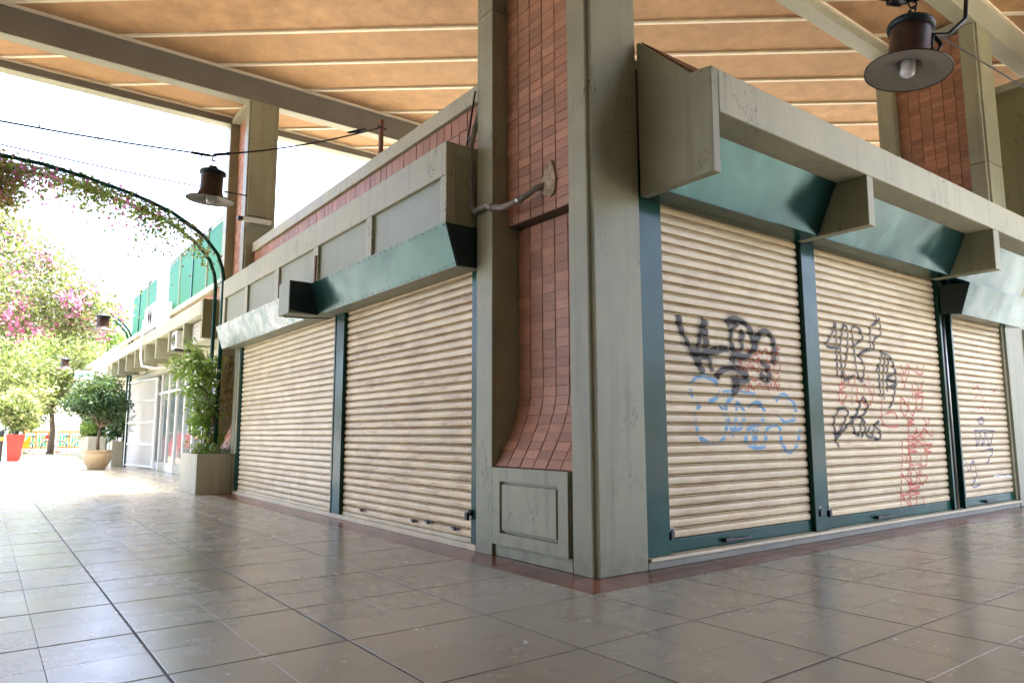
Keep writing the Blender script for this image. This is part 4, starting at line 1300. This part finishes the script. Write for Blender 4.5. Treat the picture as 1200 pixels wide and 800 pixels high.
for (lab, cx, cy, s_) in (('red tapered planter pot at the left end of the walk', -2.56, 30.8, 1.0), ('second red pot, half hidden behind the first', -2.42, 33.4, 1.0)):
    P_ = thing('red_pot', lab, 'pot', (cx, cy, 0), 'tall red plant pots')
    m = MB()
    a, b, h = .19, .29, 1.05
    m.add([(cx - a, cy - a, 0), (cx + a, cy - a, 0), (cx + a, cy + a, 0), (cx - a, cy + a, 0), (cx - b, cy - b, h), (cx + b, cy - b, h), (cx + b, cy + b, h), (cx - b, cy + b, h),
           (cx - b + .04, cy - b + .04, h), (cx + b - .04, cy - b + .04, h), (cx + b - .04, cy + b - .04, h), (cx - b + .04, cy + b - .04, h),
           (cx - b + .05, cy - b + .05, h - .1), (cx + b - .05, cy - b + .05, h - .1), (cx + b - .05, cy + b - .05, h - .1), (cx - b + .05, cy + b - .05, h - .1)],
          [(3, 2, 1, 0)] + [(i, (i + 1) % 4, 4 + (i + 1) % 4, 4 + i) for i in range(4)] + [(4 + i, 4 + (i + 1) % 4, 8 + (i + 1) % 4, 8 + i) for i in range(4)] + [(8 + i, 8 + (i + 1) % 4, 12 + (i + 1) % 4, 12 + i) for i in range(4)] + [(12, 13, 14, 15)])
    m.build('pot', RED, P_, bevel=.012)
    Q = thing('leafy_plant', 'yellow green bush growing out of the %s red pot' % ('nearer' if cy < 32 else 'rear'), 'plant', (cx, cy, .95))
    st = MB()
    for k in range(6):
        st.tube([(cx, cy, .9), (cx + random.uniform(-.2, .2), cy, 1.5), (cx + random.uniform(-.4, .4), cy, 2.0)], [.03, .025, .01], 6)
    st.build('stem', LEAF_B, Q)
    pts, cs = clumps([(cx - .1, cy, 2.15, .8, .7, .55), (cx + .2, cy, 1.7, .6, .5, .5)], 2200, 60, .12, .3)
    leaves('foliage', LEAF_C, Q, pts, .17)

# striped barrier and two bicycles at the street end
OR = flat('orange_paint', (.75, .27, .06), .5)
GRN = flat('green_panel', (.06, .45, .18), .5)
YEL = flat('yellow_plastic', (.85, .50, .03), .45)
for i, x in enumerate((-4.2, -.9, .75)):
    B = thing('barrier', ['orange barrier half hidden by the red pots', 'orange and green slatted barrier left of its twin at the street end', 'orange and green slatted barrier nearest the planter trough'][i], 'barrier', (x, 46, 0), 'street barriers')
    for q in range(2):
        box('post', OR, B, x - .75 + q * 1.45, x - .69 + q * 1.45, 45.97, 46.03, 0, 1.25)
    box('top_rail', OR, B, x - .69, x + .70, 45.975, 46.025, 1.13, 1.25)
    box('bottom_rail', OR, B, x - .69, x + .70, 45.975, 46.025, .22, .32)
    for q in range(9):
        box('slat', GRN if q % 4 != 3 else OR, B, x - .66 + q * .15, x - .55 + q * .15, 45.985, 46.015, .321, 1.0 if q % 4 != 3 else 1.129)
    for q in range(2):
        box('foot', OR, B, x - .80 + q * 1.45, x - .64 + q * 1.45, 45.6, 46.4, 0.001, .05)
yb_ = thing('yellow_cart', 'small yellow tub cart beside the red pots', 'cart', (-1.75, 44, 0))
MB().prism([(-2.15, .45), (-2.0, .28), (-1.5, .28), (-1.4, .95), (-1.5, .95), (-1.65, .72), (-2.15, .72)], 'y', 43.8, 44.3).build('tub', YEL, yb_, bevel=.02)
for xx in (-2.0, -1.55):
    MB().lathe([(.0, .0), (.13, .0), (.14, .02), (.14, .05), (.0, .06)], (0, 0, 0), 16).build('wheel', DARK, yb_).location = Vector((xx + 1.75, -.02, .14))


def bicycle(label, x, y):
    B = thing('bicycle', label, 'bicycle', (x, y, 0), 'bicycles at the street end')
    for cx in (x - .52, x + .52):
        wv = MB().tube([(cx + .33 * math.cos(2 * math.pi * k / 24), y, .345 + .33 * math.sin(2 * math.pi * k / 24)) for k in range(24)], .022, 6, True).build('wheel', DARK, B, smooth=True)
        sp_ = MB()
        for k in range(8):
            sp_.tube([(cx, y, .345), (cx + .32 * math.cos(math.pi * k / 4), y, .345 + .32 * math.sin(math.pi * k / 4))], .004, 4)
        sp_.build('spokes', STEELB, wv)
    f = MB()
    bb, seat, head, rear, front = (x - .05, y, .32), (x - .2, y, .86), (x + .36, y, .88), (x - .52, y, .345), (x + .52, y, .345)
    for a, b in ((bb, seat), (bb, head), (seat, head), (rear, bb), (rear, seat), (head, front)):
        f.tube([a, b], .02, 6)
    f.build('frame', OR, B, smooth=True)
    MB().box(x - .33, x - .08, y - .07, y + .07, .90, .96).build('saddle', DARK, B, bevel=.02)
    MB().tube([(x + .36, y, .86), (x + .34, y, 1.06), (x + .30, y - .26, 1.08), (x + .20, y - .28, 1.06)], .014, 6).tube([(x + .34, y, 1.06), (x + .30, y + .26, 1.08), (x + .20, y + .28, 1.06)], .014, 6).build('handlebar', STEELB, B, smooth=True)
    MB().box(x + .40, x + .72, y - .15, y + .15, .80, 1.02).build('basket', RED, B, bevel=.02)
    for cx in (x - .52, x + .52):
        MB().tube([(cx + .38 * math.cos(a), y, .345 + .38 * math.sin(a)) for a in [math.pi * (.1 + .08 * k) for k in range(11)]], .018, 5).build('mudguard', WHITE, B, smooth=True)


bicycle('orange and white bicycle on the left in front of the barriers', -1.1, 44.2)
bicycle('orange and white bicycle on the right near the planter trough', .55, 44.4)
dk = thing('litter_bin', 'dark bin at the left picture edge before the red pots', 'bin', (-3.13, 30.4, 0))
MB().lathe([(.0, .0), (.17, .0), (.19, .02), (.21, 1.1), (.22, 1.12), (.20, 1.2), (.0, 1.22)], (-3.13, 30.4, 0), 20).build('body', NAVY, dk, smooth=True)
MB().lathe([(.215, .80), (.222, .80), (.222, .95), (.215, .95)], (-3.13, 30.4, 0), 20).build('band', OR, dk)

FENCE = flat('pale_blue_fence', (.50, .56, .60), .6)
fn = thing('street_fence', 'pale blue grey street fence behind the barriers', 'fence', (-1.5, 52, 0))
for k in range(70):
    box('picket', FENCE, fn, -12 + k * .26, -12 + k * .26 + .16, 51.98, 52.02, .1, 2.3)
for z in (.3, 2.0):
    box('rail', FENCE, fn, -12.1, 6.3, 52.022, 52.06, z, z + .1)
for i, (lab, x0, x1, y0, h, col, fl_) in enumerate((('white apartment house across the street', -16, -3.2, 78, 13, (.66, .63, .58), 4), ('cream apartment house across the street on the right', -2.9, 12, 80, 9, (.62, .52, .42), 3))):
    B = thing('apartment_house', lab, 'building', ((x0 + x1) / 2, y0, 0), 'houses across the street')
    box('wall', flat('house_wall_%d' % i, col, .85), B, x0, x1, y0, y0 + 8, 0, h)
    box('cornice', WHITE, B, x0 - .1, x1 + .1, y0 - .2, y0 + 8, h + .01, h + .3)
    for f_ in range(fl_):
        for k in range(int((x1 - x0) / 2.4)):
            wx, wz = x0 + .8 + k * 2.4, 1.0 + f_ * 3.0
            wd = box('window', WHITE, B, wx, wx + 1.2, y0 - .05, y0 - .002, wz, wz + 1.7)
            box('pane', GLASSC, wd, wx + .08, wx + 1.12, y0 - .065, y0 - .055, wz + .08, wz + 1.62)

# upper olive volume of the next block at the right edge
ub = thing('upper_block', 'olive rendered upper storey box beyond the brown tiled pillar', 'building', (11, -.5, 4.46))
box('wall', OLIVE, ub, 9.5, 13, -3.2, 1.2, 4.47, 6.62, bevel=.01)
box('cornice', SAGE2, ub, 9.44, 13, -3.25, 1.25, 6.621, 6.72)
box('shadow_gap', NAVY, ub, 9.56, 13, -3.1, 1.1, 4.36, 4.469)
box('service_cover', OLIVE, ub, 9.485, 9.499, -.28, -.10, 5.2, 5.9)
for (x_, y_) in ((9.9, -2.9), (12.7, -2.9)):
    box('leg', SAGE, ub, x_ - .15, x_ + .15, y_ - .15, y_ + .15, 0, 4.36)

# scraps on the floor
for i, (x, y, lab) in enumerate(((-1.36, -.93, 'crumpled white paper scrap on the floor below the pillar'), (.16, -2.02, 'tiny white paper scrap on the right hand floor'), (-1.25, 7.3, 'tiny white paper scrap near the planter'))):
    m = MB()
    k = .022 if i == 0 else .014
    vs_ = [(x + random.uniform(-k, k), y + random.uniform(-k, k), random.uniform(.002, k * 1.3)) for _ in range(10)]
    m.add(vs_, [(0, 1, 2), (2, 3, 4), (4, 5, 6), (6, 7, 8), (8, 9, 0), (0, 2, 4), (4, 6, 8), (1, 5, 9)])
    tag(m.build('paper_scrap', WHITE), lab, 'litter')

# two unseen blocks added to hold light back, then the next block in view
ob = thing('opposite_light_blocker', 'added light-blocking block across the walk to the left, outside the picture', 'building', (-14, -6, 0))
box('wall', RENDERD, ob, -20, -8.6, -9.3, -.5, 0, 7.3)
box('cornice', SAGE2, ob, -8.598, -8.4, -9.3, -.5, 3.0, 3.78)
for k in range(2):
    box('shutter', SHUT_L2, ob, -8.599, -8.56, -8.8 + k * 4.0, -5.4 + k * 4.0, .05, 2.7)
rb = thing('rear_light_blocker', 'added light-blocking block behind the viewer, outside the picture', 'building', (-4, -12, 0))  # unseen mass put in to cut the light from behind the camera
box('wall', RENDERD, rb, -20, 4.2, -16, -7.52, 0, 7.3)
for k in range(3):
    box('shutter', SHUT_R, rb, -8 + k * 3.5, -5.2 + k * 3.5, -7.519, -7.48, .05, 2.7)
nb = thing('next_block', 'pale sage wall of the next block at the right picture edge', 'building', (14, .3, 0))
box('wall', SAGE2, nb, 8.752, 20, .06, .5, 0, 3.9)
box('plinth', BASEG, nb, 8.752, 20, .0, .058, 0, .09)
box('canopy', SAGE2, nb, 8.76, 20, -.75, .058, 3.44, 3.78)
box('door_panel', INFILL, nb, 9.1, 10.4, .03, .058, .1, 2.6)
